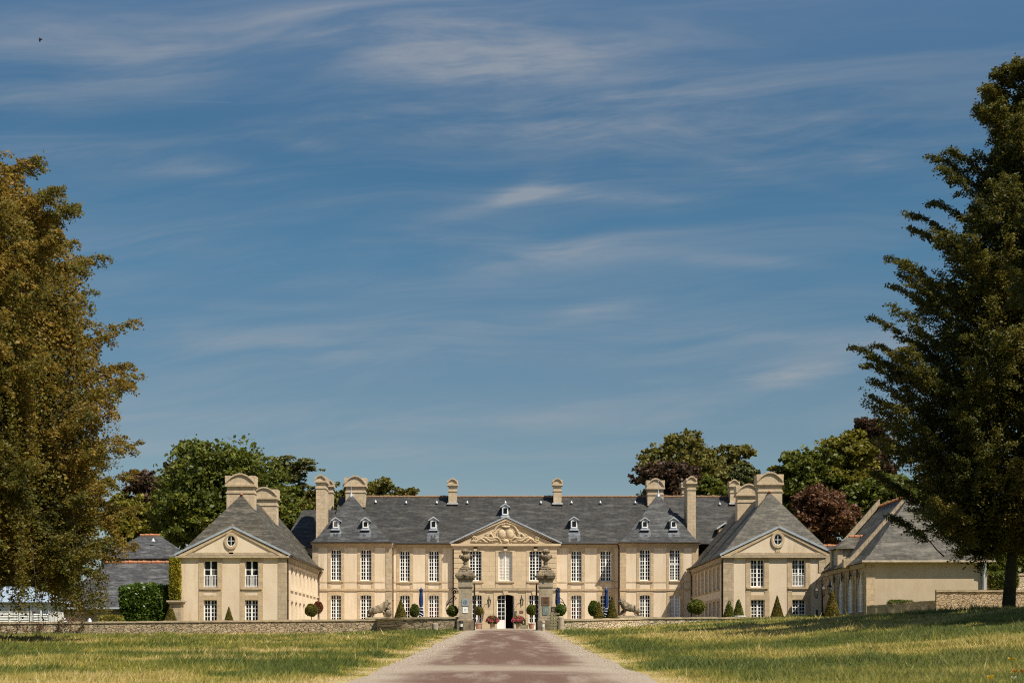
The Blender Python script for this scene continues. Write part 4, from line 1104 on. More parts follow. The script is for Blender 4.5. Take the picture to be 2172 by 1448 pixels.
stone_wall('garden_wall', 'stepped coursed stone wall standing behind the right beech trunk', lerp_pts((WX(1986,88), 88, WZ(1250.5,88)), (WX(2420,86.5), 86.5, WZ(1250,86.5)), 40), M['barn'], M['greystone'], ch=.12)
stone_wall('garden_wall', 'short block of dressed stone joining the low and the high garden walls', lerp_pts((WX(1966,89.4), 89.4, mbz), (WX(1986.5,88.1), 88.1, mbz), 3), M['pierstone'], M['greystone'])
stone_wall('garden_wall', 'pale wall with greenery on top beyond the outbuilding at far right', lerp_pts((WX(2085,112), 112, WZ(1216,112)), (WX(2500,112), 112, WZ(1216,112)), 10), M['rubble_pale'], M['greystone'])
# pier at the corner of the left wing
px_, py_ = WX(374.5, 105.6), 105.6
mb = MB(); zt_ = WZ(1273, py_); mb.box(px_-.42, px_+.42, py_-.42, py_+.42, g(px_,py_)-.3, zt_-.25)
Pr = thing('stone_pier', 'square stone pier with moulded cap at the left corner of the left wing', 'pier', (px_, py_, g(px_,py_)))
mb.build('shaft', M['greystone'], Pr); mb = MB(); mb.box(px_-.52, px_+.52, py_-.52, py_+.52, zt_-.25, zt_-.12); mb.box(px_-.62, px_+.62, py_-.62, py_+.62, zt_-.12, zt_); mb.build('cap', M['greystone'], Pr)

# ------------------------------------------------------------------ gate
def gate_pier(xc, label):
    zb = g(xc, GY)-.05; P = thing('gate_pier', label, 'gate pier', (xc, GY, zb))
    def sq(mb, w, z0, z1, w2=None):
        w2 = w2 or w; y = GY
        mb.add([(xc-w/2,y-w/2,z0),(xc+w/2,y-w/2,z0),(xc+w/2,y+w/2,z0),(xc-w/2,y+w/2,z0),(xc-w2/2,y-w2/2,z1),(xc+w2/2,y-w2/2,z1),(xc+w2/2,y+w2/2,z1),(xc-w2/2,y+w2/2,z1)],
               [(0,3,2,1),(4,5,6,7),(0,1,5,4),(1,2,6,5),(2,3,7,6),(3,0,4,7)])
    Z = lambda p: WZ(p, GY)
    mb = MB(); sq(mb, 1.16, zb-.3, Z(1315)); sq(mb, 1.16, Z(1315), Z(1312), .98); mb.build('plinth', M['oldstone'], P)
    mb = MB(); sq(mb, .93, Z(1312), Z(1245)); sq(mb, 1.03, Z(1245), Z(1243)); sq(mb, .98, Z(1243), Z(1229.5)); mb.build('shaft', M['pierstone'], P)
    mb = MB(); r = random.Random(int(xc*10)+40)
    for w0, a, b, w1 in ((1.08,1229.5,1226.5,1.2),(1.22,1226.5,1222,1.3),(1.3,1222,1216,1.24),(1.2,1216,1211,.9),(.95,1211,1206,.62),(.78,1206,1203.5,.7)): sq(mb, w0+r.uniform(-.03,.03), Z(a), Z(b), w1)
    for k in range(90):
        a = r.uniform(0, 6.28); f = r.random(); rad_ = .70-.38*f
        mb.ball((xc+rad_*math.cos(a), GY+rad_*math.sin(a), Z(1222)+(Z(1206)-Z(1222))*f), (r.uniform(.05,.12), r.uniform(.05,.12), r.uniform(.04,.10)), 7, 5)
    mb.build('cap', M['oldstone'], P)
    mb = MB(); u = [(.30,1203.5),(.27,1201),(.16,1199),(.12,1196.5),(.20,1194),(.13,1191),(.16,1189),(.29,1185),(.35,1180.5),(.34,1178),(.2,1176.5),(.17,1175),(.24,1172),(.27,1168.5),(.23,1165.5),(.1,1163.5)]
    mb.lathe([(q, Z(z)-Z(1203.5)) for q, z in u], (xc, GY, Z(1203.5)), 14)
    for s in (-1, 1):
        mb.tube([(xc+s*.3, GY, Z(1184)), (xc+s*.43, GY, Z(1181)), (xc+s*.42, GY, Z(1177)), (xc+s*.34, GY, Z(1177.5))], .05, 6)
    for k in range(12):
        a = k*.52; mb.ball((xc+.23*math.cos(a), GY+.23*math.sin(a), Z(1169)), (.075,.075,.1), 6, 5)
    for k in range(14):
        a = k*.449; mb.tube([(xc+.17*math.cos(a), GY+.17*math.sin(a), Z(1188.6)), (xc+.33*math.cos(a), GY+.33*math.sin(a), Z(1181.5))], [.025,.05], 5)
    mb.build('urn', M['oldstone'], P, smooth=True)
    return P
XPL, XPR = WX(987.3, GY), WX(1157.6, GY)
gate_pier(XPL, 'left stone gate pier topped by a lichened urn, carrying a grey and a white plaque')
gate_pier(XPR, 'right stone gate pier topped by a lichened urn, carrying a brown plaque')
def plaque(name, label, px, pya, pyb, pw, mat, deco, sub=.0):
    y = GY-.465-.03; x = WX(px, y); w_ = pw/F*y; z0, z1 = WZ(pyb, y), WZ(pya, y); T = front(y)
    P = thing(name, label, 'plaque', (x, y, z0))
    mb = MB(); mb.tbox(T, x-w_/2, x+w_/2, z0, z1, 0, .032); mb.build('plate', mat, P)
    return P, x, z0, z1, w_, T
P, x, z0, z1, w_, T = plaque('plaque', 'square grey plaque with round emblem on the left gate pier', 986.8, 1269, 1284, 14, M['plaque_grey'], None)
mb = MB(); zc = (z0+z1)/2
for k in range(20):
    a, b = k*math.pi/10, (k+1)*math.pi/10
    mb.prism([(x+.10*math.cos(a), zc+.10*math.sin(a)),(x+.14*math.cos(a), zc+.14*math.sin(a)),(x+.14*math.cos(b), zc+.14*math.sin(b)),(x+.10*math.cos(b), zc+.10*math.sin(b))], T, -.006, .002)
mb.prism([(x-.06, zc-.05), (x+.06, zc-.05), (x+.02, zc+.07), (x-.03, zc+.06)], T, -.006, .002); mb.build('emblem', M['plaque_dark'], P)
P, x, z0, z1, w_, T = plaque('plaque', 'small white plaque below the grey one on the left gate pier', 986.8, 1286.5, 1299, 11, M['white'], None)
mb = MB(); zc = (z0+z1)/2
for a, b, c, d in ((-.07,.07,.05,.075),(-.07,-.045,-.07,.05),(.045,.07,-.07,.05),(-.045,.045,-.07,-.045)): mb.tbox(T, x+a, x+b, zc+c, zc+d, -.006, .002)
mb.build('emblem', M['plaque_grey'], P)
P, x, z0, z1, w_, T = plaque('plaque', 'square brown bronze plaque on the right gate pier', 1157.2, 1265, 1283, 16.5, M['brown'], None)
mb = MB()
for k in range(5): mb.tbox(T, x-.18+.02*(k%2), x+.18-.03*(k%2), z1-.13-.085*k, z1-.10-.085*k, -.005, .002)
mb.build('lettering', M['iron'], P)
P, x, z0, z1, w_, T = plaque('plaque', 'green plaque marked with a letter H on the right gate pier', 1157.2, 1285, 1303, 13, M['plaque_green'], None)
mb = MB(); zc = (z0+z1)/2+.05
for a, b, c, d in ((-.02,.02,-.12,.12),(.1,.14,-.12,.12),(.02,.1,-.018,.018)): mb.tbox(T, x+a, x+b, zc+c, zc+d, -.006, .002)
mb.build('lettering', M['pale_letter'], P)

def gate_leaf(sg, label):
    xh = (XPL+.60 if sg < 0 else XPR-.62); y0, y1 = GY+.2, GY+2.35; z0 = g(xh, GY)+.08; z1 = WZ(1241, GY)
    G = thing('gate_leaf', label, 'iron gate', (xh, y0, z0))
    mb = MB()
    for y in (y0, y1): mb.box(xh-.035, xh+.035, y-.035, y+.035, z0-.05, z1+.12)
    for z in (z0+.05, z0+1.1, z1-.05): mb.box(xh-.025, xh+.025, y0+.035, y1-.035, z-.03, z+.03)
    mb.build('frame', M['iron'], G)
    mb = MB()
    for k in range(1, 15):
        y = y0+(y1-y0)*k/15; mb.tube([(xh, y, z0+.02), (xh, y, z1+.1), (xh, y, z1+.22)], [.013,.013,.003], 5)
    mb.build('bars', M['iron'], G)
    mb = MB(); mb.box(xh-.05, xh+.05, y0+.036, y1-.036, z0+.06, z0+.5) if sg > 0 else mb.box(xh-.012, xh+.012, y0+.036, y1-.036, z0+.06, z0+.5); mb.build('kick_plate', M['iron'], G)
gate_leaf(-1, 'left iron gate leaf standing open beside the left gate pier')
gate_leaf(1, 'right iron gate leaf standing open beside the right gate pier')

def scroll(sg, label):
    cx = WX(959.5 if sg < 0 else 1187.5, GY+.1); cz = WZ(1290, GY+.1); y = GY+.1
    S = thing('iron_bracket', label, 'iron bracket', (cx, y, WZ(1307, y)))
    mb = MB(); pts = []
    for k in range(40):           # big loop rising into the S
        a = rad(-60 + 320*k/39) if False else rad(20 - 300*k/39)
        pts.append((cx - sg*.45*math.cos(a)*1.0, y, cz+.48*math.sin(a)))
    end = pts[-1]
    mb.tube(pts, .028, 6)
    top = (cx-sg*(-.33), WZ(1258, y))
    s0 = Vector((pts[-1][0], 0, pts[-1][2]))
    xs = XPL-.55 if sg < 0 else XPR+.55
    up = [(cx+sg*.36, y, cz+.2), (cx+sg*.18, y, cz+.62), (cx-sg*.18, y, cz+.9), (cx-sg*.22, y, cz+1.2), (cx-sg*.05, y, cz+1.38)]
    mb.tube(up, .026, 6)
    for (ox, oz, r_, tn) in ((-.06, 1.2, .24, 9), (-.12, .70, .15, 8)):
        mb.tube([(cx-sg*.12+sg*ox*.2+r_*(1-k/30)*math.cos(k*.45), y, cz+oz+r_*(1-k/30)*math.sin(k*.45)) for k in range(24)], .022, 5)
    mb.box(min(xs, cx), max(xs, cx), y-.02, y+.02, cz+1.42, cz+1.46); mb.box(min(xs, cx), max(xs, cx), y-.02, y+.02, cz-.5, cz-.46)
    rr = random.Random(2)
    for k in range(0, 40, 3):
        p = pts[k]; mb.ball((p[0]+rr.uniform(-.03,.03), y, p[2]+rr.uniform(-.03,.03)), .035, 5, 4)
    mb.build('scrollwork', M['iron'], S)
    return cx, cz, y
BL = scroll(-1, 'scrolled wrought iron bracket ringing a leafy ball, left of the left gate pier')
BR = scroll(1, 'scrolled wrought iron bracket half hidden by the blue parasol, right of the right gate pier')
# ------------------------------------------------------------------ leaves
def unit(r, n):
    v = r.normal(size=(n, 3)); return v/np.linalg.norm(v, axis=1, keepdims=True)
def leaf_quads(P, size, r, flat=.0, aspect=.62):
    """rhombic leaves round the points P; flat > 0 lays them toward horizontal"""
    n = len(P); a = unit(r, n); a[:, 2] *= (1-flat); a /= np.linalg.norm(a, axis=1, keepdims=True)
    b = np.cross(a, unit(r, n)); 
    if flat > 0: b[:, 2] *= (1-flat)
    b /= np.linalg.norm(b, axis=1, keepdims=True)+1e-9
    L = (np.asarray(size)*(.6+.8*r.rand(n)))[:, None]
    return np.stack([P-a*L*.5, P+b*L*aspect*.5, P+a*L*.5, P-b*L*aspect*.5], 1)
def clump_tint(P, r, sc=.5, seed=1, amp=.75):
    c = fbm(P[:,0]/sc+P[:,2]/sc*.37, P[:,1]/sc*.6+P[:,2]/sc*.9, seed, 2)
    return np.clip(.5+(c-.5)*2*amp+(r.rand(len(P))-.5)*.55, 0, 1)

L_ = {}
L_['yew'] = m_leaf('yew_leaf', [(.065,.060,.008), (.125,.10,.012), (.19,.135,.018)], .15, .7)
L_['bay'] = m_leaf('bay_leaf', [(.045,.06,.009), (.10,.115,.016), (.175,.17,.028)], .2, .45)
L_['lime'] = m_leaf('bright_leaf', [(.05,.085,.01), (.09,.13,.018), (.14,.17,.03)], .3, .5)
L_['laurel'] = m_leaf('laurel_leaf', [(.022,.045,.004), (.052,.088,.008), (.095,.135,.018)], .2, .35)
L_['redleaf'] = m_leaf('red_leaf', [(.14,.03,.012), (.22,.055,.02), (.10,.06,.016)], .3, .5)
L_['creeper'] = m_leaf('yellow_creeper_leaf', [(.10,.10,.008), (.20,.18,.012), (.30,.25,.02)], .3, .5)
L_['brownc'] = m_leaf('brown_creeper_leaf', [(.10,.055,.03), (.16,.085,.045), (.12,.10,.035)], .2, .7)
L_['pink'] = m_leaf('pink_petals', [(.42,.05,.08), (.52,.11,.15), (.50,.18,.20)], .3, .6)
L_['beech_gold'] = m_leaf('golden_beech_leaf', [(.034,.042,.007), (.078,.08,.012), (.14,.112,.016), (.215,.13,.021), (.30,.205,.037)], .33, .55)
L_['beech_dark'] = m_leaf('dark_beech_leaf', [(.024,.036,.006), (.052,.062,.010), (.10,.10,.014), (.155,.115,.018)], .28, .55)
L_['oak'] = m_leaf('oak_leaf', [(.036,.052,.007), (.085,.10,.012), (.175,.175,.024)], .25, .55)
L_['copper'] = m_leaf('copper_beech_leaf', [(.026,.016,.010), (.062,.036,.020), (.11,.062,.030)], .2, .55)
L_['copper_red'] = m_leaf('copper_red_leaf', [(.05,.024,.012), (.12,.055,.026), (.20,.10,.045)], .25, .55)
L_['olive'] = m_leaf('olive_leaf', [(.05,.055,.010), (.115,.105,.018), (.20,.16,.03)], .25, .6)
L_['mid'] = m_leaf('mid_green_leaf', [(.042,.058,.008), (.09,.105,.013), (.155,.155,.022)], .28, .55)
L_['yellowgreen'] = m_leaf('yellow_green_leaf', [(.08,.08,.009), (.16,.145,.015), (.25,.20,.026)], .3, .55)
L_['cedar'] = m_leaf('cedar_needles', [(.05,.058,.018), (.10,.105,.032), (.17,.165,.05)], .1, .6)

TOP_C = {}
def cone(label, px, pw, pt, pb, Y, mat='yew', group=None, name='topiary_cone', cat='topiary', n=5200, leaf=.075, bulge=1.0):
    x = WX(px, Y); zt = WZ(pt, Y); zb = min(WZ(pb, Y), g(x, Y)+.1)-.05
    R = pw/2/F*Y; R = R*(zt-zb)/max(.1, (zt-WZ(pb, Y))); H = zt-zb
    r = np.random.RandomState(int(px)); mb = MB()
    mb.lathe([(max(.02, .93*R*(1-t)**bulge), H*t*.97) for t in np.linspace(0, 1, 9)], (x, Y, zb), 18)
    t = 1-np.sqrt(r.rand(n)); a = r.rand(n)*2*np.pi; q = R*(1-t)**bulge*(.95+.08*r.rand(n))+.01
    P = np.stack([x+q*np.cos(a), Y+q*np.sin(a), zb+t*H], 1)
    V = leaf_quads(P, leaf, r)
    C_ = thing(name, label, cat, (x, Y, zb), group)
    np_mesh('foliage', V.reshape(-1,3), 4, L_[mat], clump_tint(P, r, .35, int(px) % 50), C_, extra=mb)
    tb = MB(); tb.tube([(x, Y, zb-.25), (x, Y, zb+.3)], .06, 8); tb.build('stem', M['bark'], C_)
    return C_
def ball_tree(label, px, pw, pt, pb, Y, mat='bay', stem=1, sq=1.0, name='topiary_ball', n=5200, leaf=.10, group=None, zstem=None, pot=False, rough=.16):
    x = WX(px, Y); zt = WZ(pt, Y); zb = WZ(pb, Y); R = pw/2/F*Y; cz = (zt+zb)/2; RZ = (zt-zb)/2
    r = np.random.RandomState(int(px)+3); g0 = g(x, Y) if zstem is None else zstem
    B = thing(name, label, 'topiary', (x, Y, g0), group)
    mb = MB(); mb.ball((x, Y, cz), (R*.8, R*.8, RZ*.8), 12, 8)
    d = unit(r, n); q = (.84+rough*r.rand(n)+.10*(fbm(d[:,0]*3+5, d[:,2]*3+d[:,1]*2, 4, 2)-.5)*2)
    P = np.stack([x+d[:,0]*R*q, Y+d[:,1]*R*q, cz+d[:,2]*RZ*q], 1)
    np_mesh('crown', leaf_quads(P, leaf, r).reshape(-1,3), 4, L_[mat], clump_tint(P, r, .4, int(px) % 40), B, extra=mb)
    tb = MB()
    for k in range(stem):
        o = (k-(stem-1)/2)*.3; tb.tube([(x+o*1.3, Y, g0-.1), (x+o, Y, cz-RZ*.5)], .035, 6)
    tb.build('stem', M['palebark'], B)
    if pot:
        pb_ = MB(); pb_.lathe([(.2,0),(.28,.42),(.31,.45),(.31,.5),(.25,.5)], (x, Y, g0), 12); pb_.build('pot', M['terracotta'], B)
    return B

cone('clipped yew cone against the blue parasol side of the left curved wall', 850, 27, 1268, 1310, 105.3, group='clipped yew cones')
cone('shorter clipped yew cone right of the light green bush, left of a parasol', 1270.5, 22.5, 1272.5, 1313, 105.3, group='clipped yew cones')
cone('tall clipped yew cone between a blue parasol and the lion statue', 1298, 26.5, 1262, 1313, 105.0, group='clipped yew cones')
cone('slender clipped yew cone between the ground floor windows of the left wing', 485.5, 19.5, 1285, 1318, 105.2, group='clipped yew cones')
cone('clipped yew cone beside the stone pier at the corner of the left wing', 362, 27, 1279, 1319, 104.9, group='clipped yew cones')
cone('tall clipped yew cone between the ground floor windows of the right wing', 1648.5, 28, 1261, 1310, 105.2, group='clipped yew cones')
cone('largest clipped yew cone, standing under the triple lantern', 1765, 36, 1248, 1310, 91.5, group='clipped yew cones')
for px, t, lab in ((1546.5, 1272, 'young conical shrub nearest the corner of the right wing'), (1566.5, 1268.5, 'young conical shrub in a white pot in front of the right wing')):
    c = cone(lab, px, 19, t, 1305, 105.4, 'bay', 'young conical shrubs', 'conical_shrub', 'shrub', 2600, .12, .75)
mb = MB(); xq, yq = WX(1566.5, 105.4), 105.4; zq = WZ(1306.5, yq)
mb.lathe([(.42,-.35),(.5,-.05),(.56,-.02),(.56,.06),(.4,.06)], (xq, yq, zq), 14); pt_ = mb.build('plant_pot', M['shed_white'], None, (xq, yq, zq-.35)); tag(pt_, 'white pot holding the second young conical shrub', 'plant pot')
ball_tree('round green standard shrub at the inner corner of the left wing', 660.5, 27, 1279.5, 1307, 108, 'olive', 1)
ball_tree('red leaved standard shrub behind the round green one at the left wing', 674.5, 21, 1274.5, 1300, 110, 'redleaf', 1)
ball_tree('wide dark green standard shrub in front of the right wing corner', 1476.5, 38, 1270, 1302.5, 106, 'oak', 2)
ball_tree('round clipped standard in a pot left of the front door', 1014.5, 21, 1285, 1304, 124.2, 'olive', 1, pot=True)
ball_tree('round clipped standard in a pot right of the front door', 1127.5, 22, 1281, 1304, 124.2, 'mid', 1, pot=True)
ball_tree('rounded bush between the left yew cone and the blue parasol', 879.5, 20, 1280, 1309, 105.6, 'bay', 1)
ball_tree('light green bush left of the shorter yew cone', 1259.5, 23, 1273.5, 1306, 106.2, 'lime', 1, leaf=.15)
ball_tree('leafy ball held in the left iron bracket ring', 959.5, 24, 1282.5, 1307, BL[2], 'bay', 1, n=2600, zstem=BL[1]-.46, name='hanging_ball')
ball_tree('leafy ball held in the right iron bracket ring behind the parasol', 1188, 25, 1280, 1306, BR[2], 'lime', 1, n=2200, zstem=BR[1]-.46, name='hanging_ball')

def bush(name, label, cat, x0, x1, y0, y1, z0, z1, mat, n, leaf, seed=0, round_=.35, loc=None, tsc=.6, core=True):
    """leafy box with rounded, uneven edges"""
    r = np.random.RandomState(seed); c = np.array([(x0+x1)/2, (y0+y1)/2, (z0+z1)/2]); h = np.array([(x1-x0)/2, (y1-y0)/2, (z1-z0)/2])
    d = unit(r, n); k = 1/np.max(np.abs(d), axis=1)**(1-round_)
    q = (.80+.22*r.rand(n))+.28*(fbm(d[:,0]*4+9, d[:,2]*4+d[:,1]*3+3, seed, 3)-.5)
    P = c + d*k[:,None]*h*q[:,None]
    mb = MB()
    if core: mb.ball(tuple(c), tuple(h*.8), 14, 8)
    else: P = P[fbm(P[:,0]*2.2, P[:,2]*2.6, seed+3, 3) > .42]
    return tag(np_mesh(name, leaf_quads(P, leaf, r).reshape(-1,3), 4, L_[mat], clump_tint(P, r, tsc, seed), None, ((x0+x1)/2, (y0+y1)/2, z0), extra=mb), label, cat)
Y = 107.5; bush('hedge', 'big glossy green laurel hedge left of the left wing', 'hedge', WX(256,Y), WX(361,Y), 106.2, 109.2, 2.0, WZ(1237,Y), 'laurel', 16000, .22, 5)
Y = 105.3; bush('shrub', 'low yellow green shrub at the foot of the laurel hedge', 'shrub', WX(208,Y), WX(262,Y), 104.6, 106.2, 2.0, WZ(1303,Y), 'yellowgreen', 3000, .14, 6)
Y = 106.3; bush('climbing_plant', 'yellow green creeper clothing the left edge of the left wing', 'climbing plant', WX(360,Y), WX(383,Y), 105.98, 106.56, WZ(1274,Y), WZ(1183,Y), 'creeper', 5200, .16, 7, .1)
Y = 101.9; bush('climbing_plant', 'brown withered creeper spilling over the left end of the boundary wall', 'climbing plant', WX(-10,Y), WX(88,Y), 102.0, 102.75, WZ(1339,Y), WZ(1317,Y), 'brownc', 1000, .11, 8, .15, core=False)
Y = 102.1; bush('climbing_plant', 'tangle of brown creeper on the wall under the beech branches', 'climbing plant', WX(118,Y), WX(176,Y), 102.1, 102.9, WZ(1340,Y), WZ(1311,Y), 'brownc', 1100, .11, 9, .3, core=False)
Y = 91.5; bush('hedge', 'small clipped hedge behind the low garden wall', 'hedge', WX(1884,Y), WX(1935,Y), 91.0, 92.0, WZ(1290,Y), WZ(1271.5,Y), 'mid', 2200, .1, 10, .2)
Y = 111.8; bush('shrub', 'greenery tumbling over the far right garden wall', 'shrub', WX(2098,Y), WX(2160,Y), 111.3, 112.8, WZ(1250,Y), WZ(1211,Y), 'mid', 3500, .2, 12, .3)

# ------------------------------------------------------------------ parasols, flowers, lamps, small things
def parasol(label, px, pt, pb, pw, Y):
    x = WX(px, Y); zt = WZ(pt, Y); z0 = g(x, Y) if Y > 101 else g(x, Y); zb = WZ(pb, Y)
    U = thing('closed_parasol', label, 'parasol', (x, Y, z0), 'closed blue parasols')
    R = pw/2/F*Y; H = zt-zb; mb = MB(); n = 24; prof = [(0,.42),(.08,.55),(.22,.78),(.3,.62),(.36,.72),(.55,.95),(.74,.86),(.86,1.05),(.93,1.0),(1.0,.75)]
    vs = []; r = random.Random(int(px))
    for t, q in prof[::-1]:
        for k in range(n):
            a = 2*math.pi*k/n; rr = R*q*(.82+.18*math.cos(a*8+t*2)+.04*r.random()); vs.append((x+rr*math.cos(a), Y+rr*math.sin(a), zb+.55+(H-.85)*(t)))
    # re-run profile so that t=0 is the hem
    vs = []
    for t, q in ((0,.55),(.05,.85),(.12,1.05),(.2,.95),(.3,.8),(.36,.68),(.5,.95),(.66,.88),(.82,.74),(.88,.6),(.91,.95),(.96,.75),(1.0,.12)):
        for k in range(n):
            a = 2*math.pi*k/n; rr = R*q*(.84+.16*math.cos(a*8+t*3)); vs.append((x+rr*math.cos(a), Y+rr*math.sin(a), zb+H*t))
    fs = [(i*n+k, i*n+(k+1)%n, (i+1)*n+(k+1)%n, (i+1)*n+k) for i in range(12) for k in range(n)] + [tuple(range(n-1,-1,-1)), tuple(12*n+k for k in range(n))]
    mb.add(vs, fs); can = mb.build('canopy', M['navy'], U, smooth=True)
    sb = MB()
    for z_, q, tl in ((.34,.80,.05),(.26,.98,-.10),(.15,1.10,-.42),(.06,1.0,-.5)):
        sb.tube([(x+R*q*1.06*math.cos(a), Y+R*q*1.06*math.sin(a), zb+H*z_+tl*R*math.cos(a)*1.6) for a in np.linspace(0, 2*math.pi, 20)], .032, 5)
    sb.build('valance_stripe', M['canvas_white'], can)
    pb_ = MB(); pb_.tube([(x, Y, z0-.02), (x, Y, zt+.12)], .03, 8); pb_.lathe([(.34,0),(.34,.08),(.06,.1),(.05,.4)], (x, Y, z0), 12); pb_.build('pole', M['silver'], U)
parasol('closed navy parasol with white stripes left of the left gate pier', 893.2, 1246, 1310, 10.5, 106.0)
parasol('closed navy parasol right of the right gate pier', 1183, 1246.5, 1308, 12, 101.5)
parasol('closed navy parasol between two clipped yew cones', 1286.3, 1247, 1313, 9.5, 106.0)

def flower_pot(label, px, Y=124.0):
    x = WX(px, Y); z0 = g(x, Y)+.005; P = thing('flower_pot', label, 'flower pot', (x, Y, z0), 'pink flower pots')
    mb = MB(); mb.lathe([(.17,0),(.22,.45),(.26,.48),(.26,.55),(.2,.55)], (x, Y, z0), 12); mb.build('pot', M['greystone'], P)
    r = np.random.RandomState(int(px)); n = 900; d = unit(r, n); q = .55+.45*r.rand(n)**.5; c = np.array([x, Y, z0+.78])
    Pt = c+d*q[:,None]*np.array([.56,.42,.40]); np_mesh('leaves', leaf_quads(Pt, .13, r).reshape(-1,3), 4, L_['mid'], None, P)
    n = 1100; d = unit(r, n); d[:,2] = np.abs(d[:,2])*1.1-.35; q = .92+.14*r.rand(n); Pt = c+d*q[:,None]*np.array([.58,.44,.44]); Pt = Pt[fbm(Pt[:,0]*5, Pt[:,2]*5, 3, 2) > .42]
    np_mesh('blossom', leaf_quads(Pt, .12, r, 0, .9).reshape(-1,3), 4, L_['pink'], None, P)
flower_pot('pot of pink geraniums on the left of the front door', 1044.5)
flower_pot('pot of pink geraniums on the right of the front door', 1099.5)

def wall_lantern(label, px, py):
    Y = YA; x = WX(px, Y); z = WZ(py, Y); y = Y-.62
    L = thing('wall_lantern', label, 'lantern', (x, Y-.03, z), 'wall lanterns')
    mb = MB(); mb.tube([(x-.05, Y-.0, z-.1), (x-.05, Y-.25, z+.35), (x, y, z+.55), (x, y, z+.32)], .02, 6); mb.tube([(x-.05, Y-.02, z+.25), (x-.05, Y-.02, z-.45)], .03, 6); mb.build('arm', M['iron'], L)
    mb = MB(); mb.lathe([(.19,.1),(.12,.22),(.05,.3),(.02,.4)], (x, y, z), 6); mb.lathe([(.06,-.4),(.1,-.36),(.04,-.34)], (x, y, z), 6)
    for k in range(6):
        a = k*math.pi/3; mb.tube([(x+.16*math.cos(a), y+.16*math.sin(a), z+.1), (x+.09*math.cos(a), y+.09*math.sin(a), z-.36)], .012, 4)
    mb.build('frame', M['iron'], L)
    mb = MB(); mb.lathe([(.085,-.35),(.15,.1)], (x, y, z), 6); mb.build('glass', M['glass_clear'], L)
wall_lantern('wrought iron lantern on the wall left of the front door', 1037.5, 1276)
wall_lantern('wrought iron lantern on the wall right of the front door', 1106.3, 1275)
mb = MB(); T = front(YA-.03); mb.tbox(T, WX(1102,YA), WX(1110,YA), WZ(1299.5,YA), WZ(1294,YA), 0, .028); o = mb.build('plaque', M['brown'], None, (WX(1106,YA), YA, WZ(1297,YA))); tag(o, 'tiny brown plaque on the house wall below the right lantern', 'plaque')

def bollard_light(label, px, Y=98.2, dark=True):
    x = WX(px, Y); z0 = g(x, Y)-.02; B = thing('bollard_light', label, 'bollard light', (x, Y, z0), 'bollard lights at the gate')
    mb = MB(); mb.lathe([(.13,0),(.13,.3),(.1,.31)], (x,Y,z0), 12); mb.lathe([(.14,.55),(.15,.6),(.12,.7),(.03,.74)], (x,Y,z0), 12); mb.build('post', M['iron'] if dark else M['pierstone'], B)
    mb = MB(); mb.lathe([(.105,.31),(.105,.55)], (x,Y,z0), 12); mb.build('lens', M['lens'], B)
bollard_light('black bollard light with pale lens in front of the left gate pier', 978.2)
bollard_light('grey bollard light in front of the right gate pier', 1152, dark=False)
def stone_post(label, px, pt, pw, Y):
    x = WX(px, Y); z0 = g(x, Y)-.05; h = WZ(pt, Y)-z0; R = pw/2/F*Y
    mb = MB(); mb.lathe([(R*1.02,0),(R,h*.5),(R*.97,h*.92),(R*.8,h*.99),(R*.3,h*1.02)], (x,Y,z0), 14)
    o = mb.build('stone_bollard', M['pierstone'], None, (x,Y,z0)); tag(o, label, 'stone bollard', 'stone bollards')
stone_post('squat stone bollard against the left curved wall', 922.8, 1321, 13, 98.6)
stone_post('stone bollard beside the wooden pallet sign at the right of the gate', 1189, 1306.5, 14.5, 98.3)

def pallet_sign():
    Y = 98.0; x0, x1 = WX(1166.5, Y), WX(1181, Y); z0 = g(x0, Y)-.02; S = thing('pallet_sign', 'sign stand of wooden pallet boards topped by a black panel, right of the gate', 'sign', ((x0+x1)/2, Y, z0))
    mb = MB(); T = front(Y); z1 = WZ(1298, Y); n = 7; h = (z1-z0)/n
    for k in range(n):
        mb.tbox(T, x0-.02*(k % 2), x1+.02*(k % 3), z0+h*k+.01, z0+h*(k+.72), 0, .03)
    for x in (x0+.05, (x0+x1)/2, x1-.05): mb.tbox(T, x-.04, x+.04, z0, z1, .032, .12)
    mb.build('pallet', M['wood'], S)
    mb = MB(); r = random.Random(1)
    for k in range(3):
        z = WZ(1304+7*k, Y); mb.tbox(T, WX(1160+k,Y), x0-.03, z-.05, z+.05, .05, .08); mb.tbox(T, x1+.03, WX(1187-k,Y), z+.05, z+.15, .05, .08)
    mb.build('cross_board', M['wood'], S)
    mb = MB(); a, b = WX(1168.5,Y), WX(1178.5,Y); c, d = WZ(1297.5,Y), WZ(1286.5,Y); mb.tbox(T, a, b, c, d, -.03, 0); bd = mb.build('panel', M['iron'], S)
    mb = MB(); m_ = (a+b)/2; mb.tbox(T, m_-.09, m_+.10, d-.14, d-.11, -.036, -.029); mb.tbox(T, m_-.09, m_-.06, c+.1, d-.15, -.036, -.029); mb.tbox(T, m_-.05, m_+.09, c+.08, c+.11, -.036, -.029); mb.tbox(T, m_+.02, m_+.05, c+.12, d-.19, -.036, -.029)
    mb.build('lettering', M['creamletter'], bd)
M['creamletter'] = m_plain('gold_lettering', (.45,.36,.18), (.4,.32,.16), 5, .6, 0)
pallet_sign()
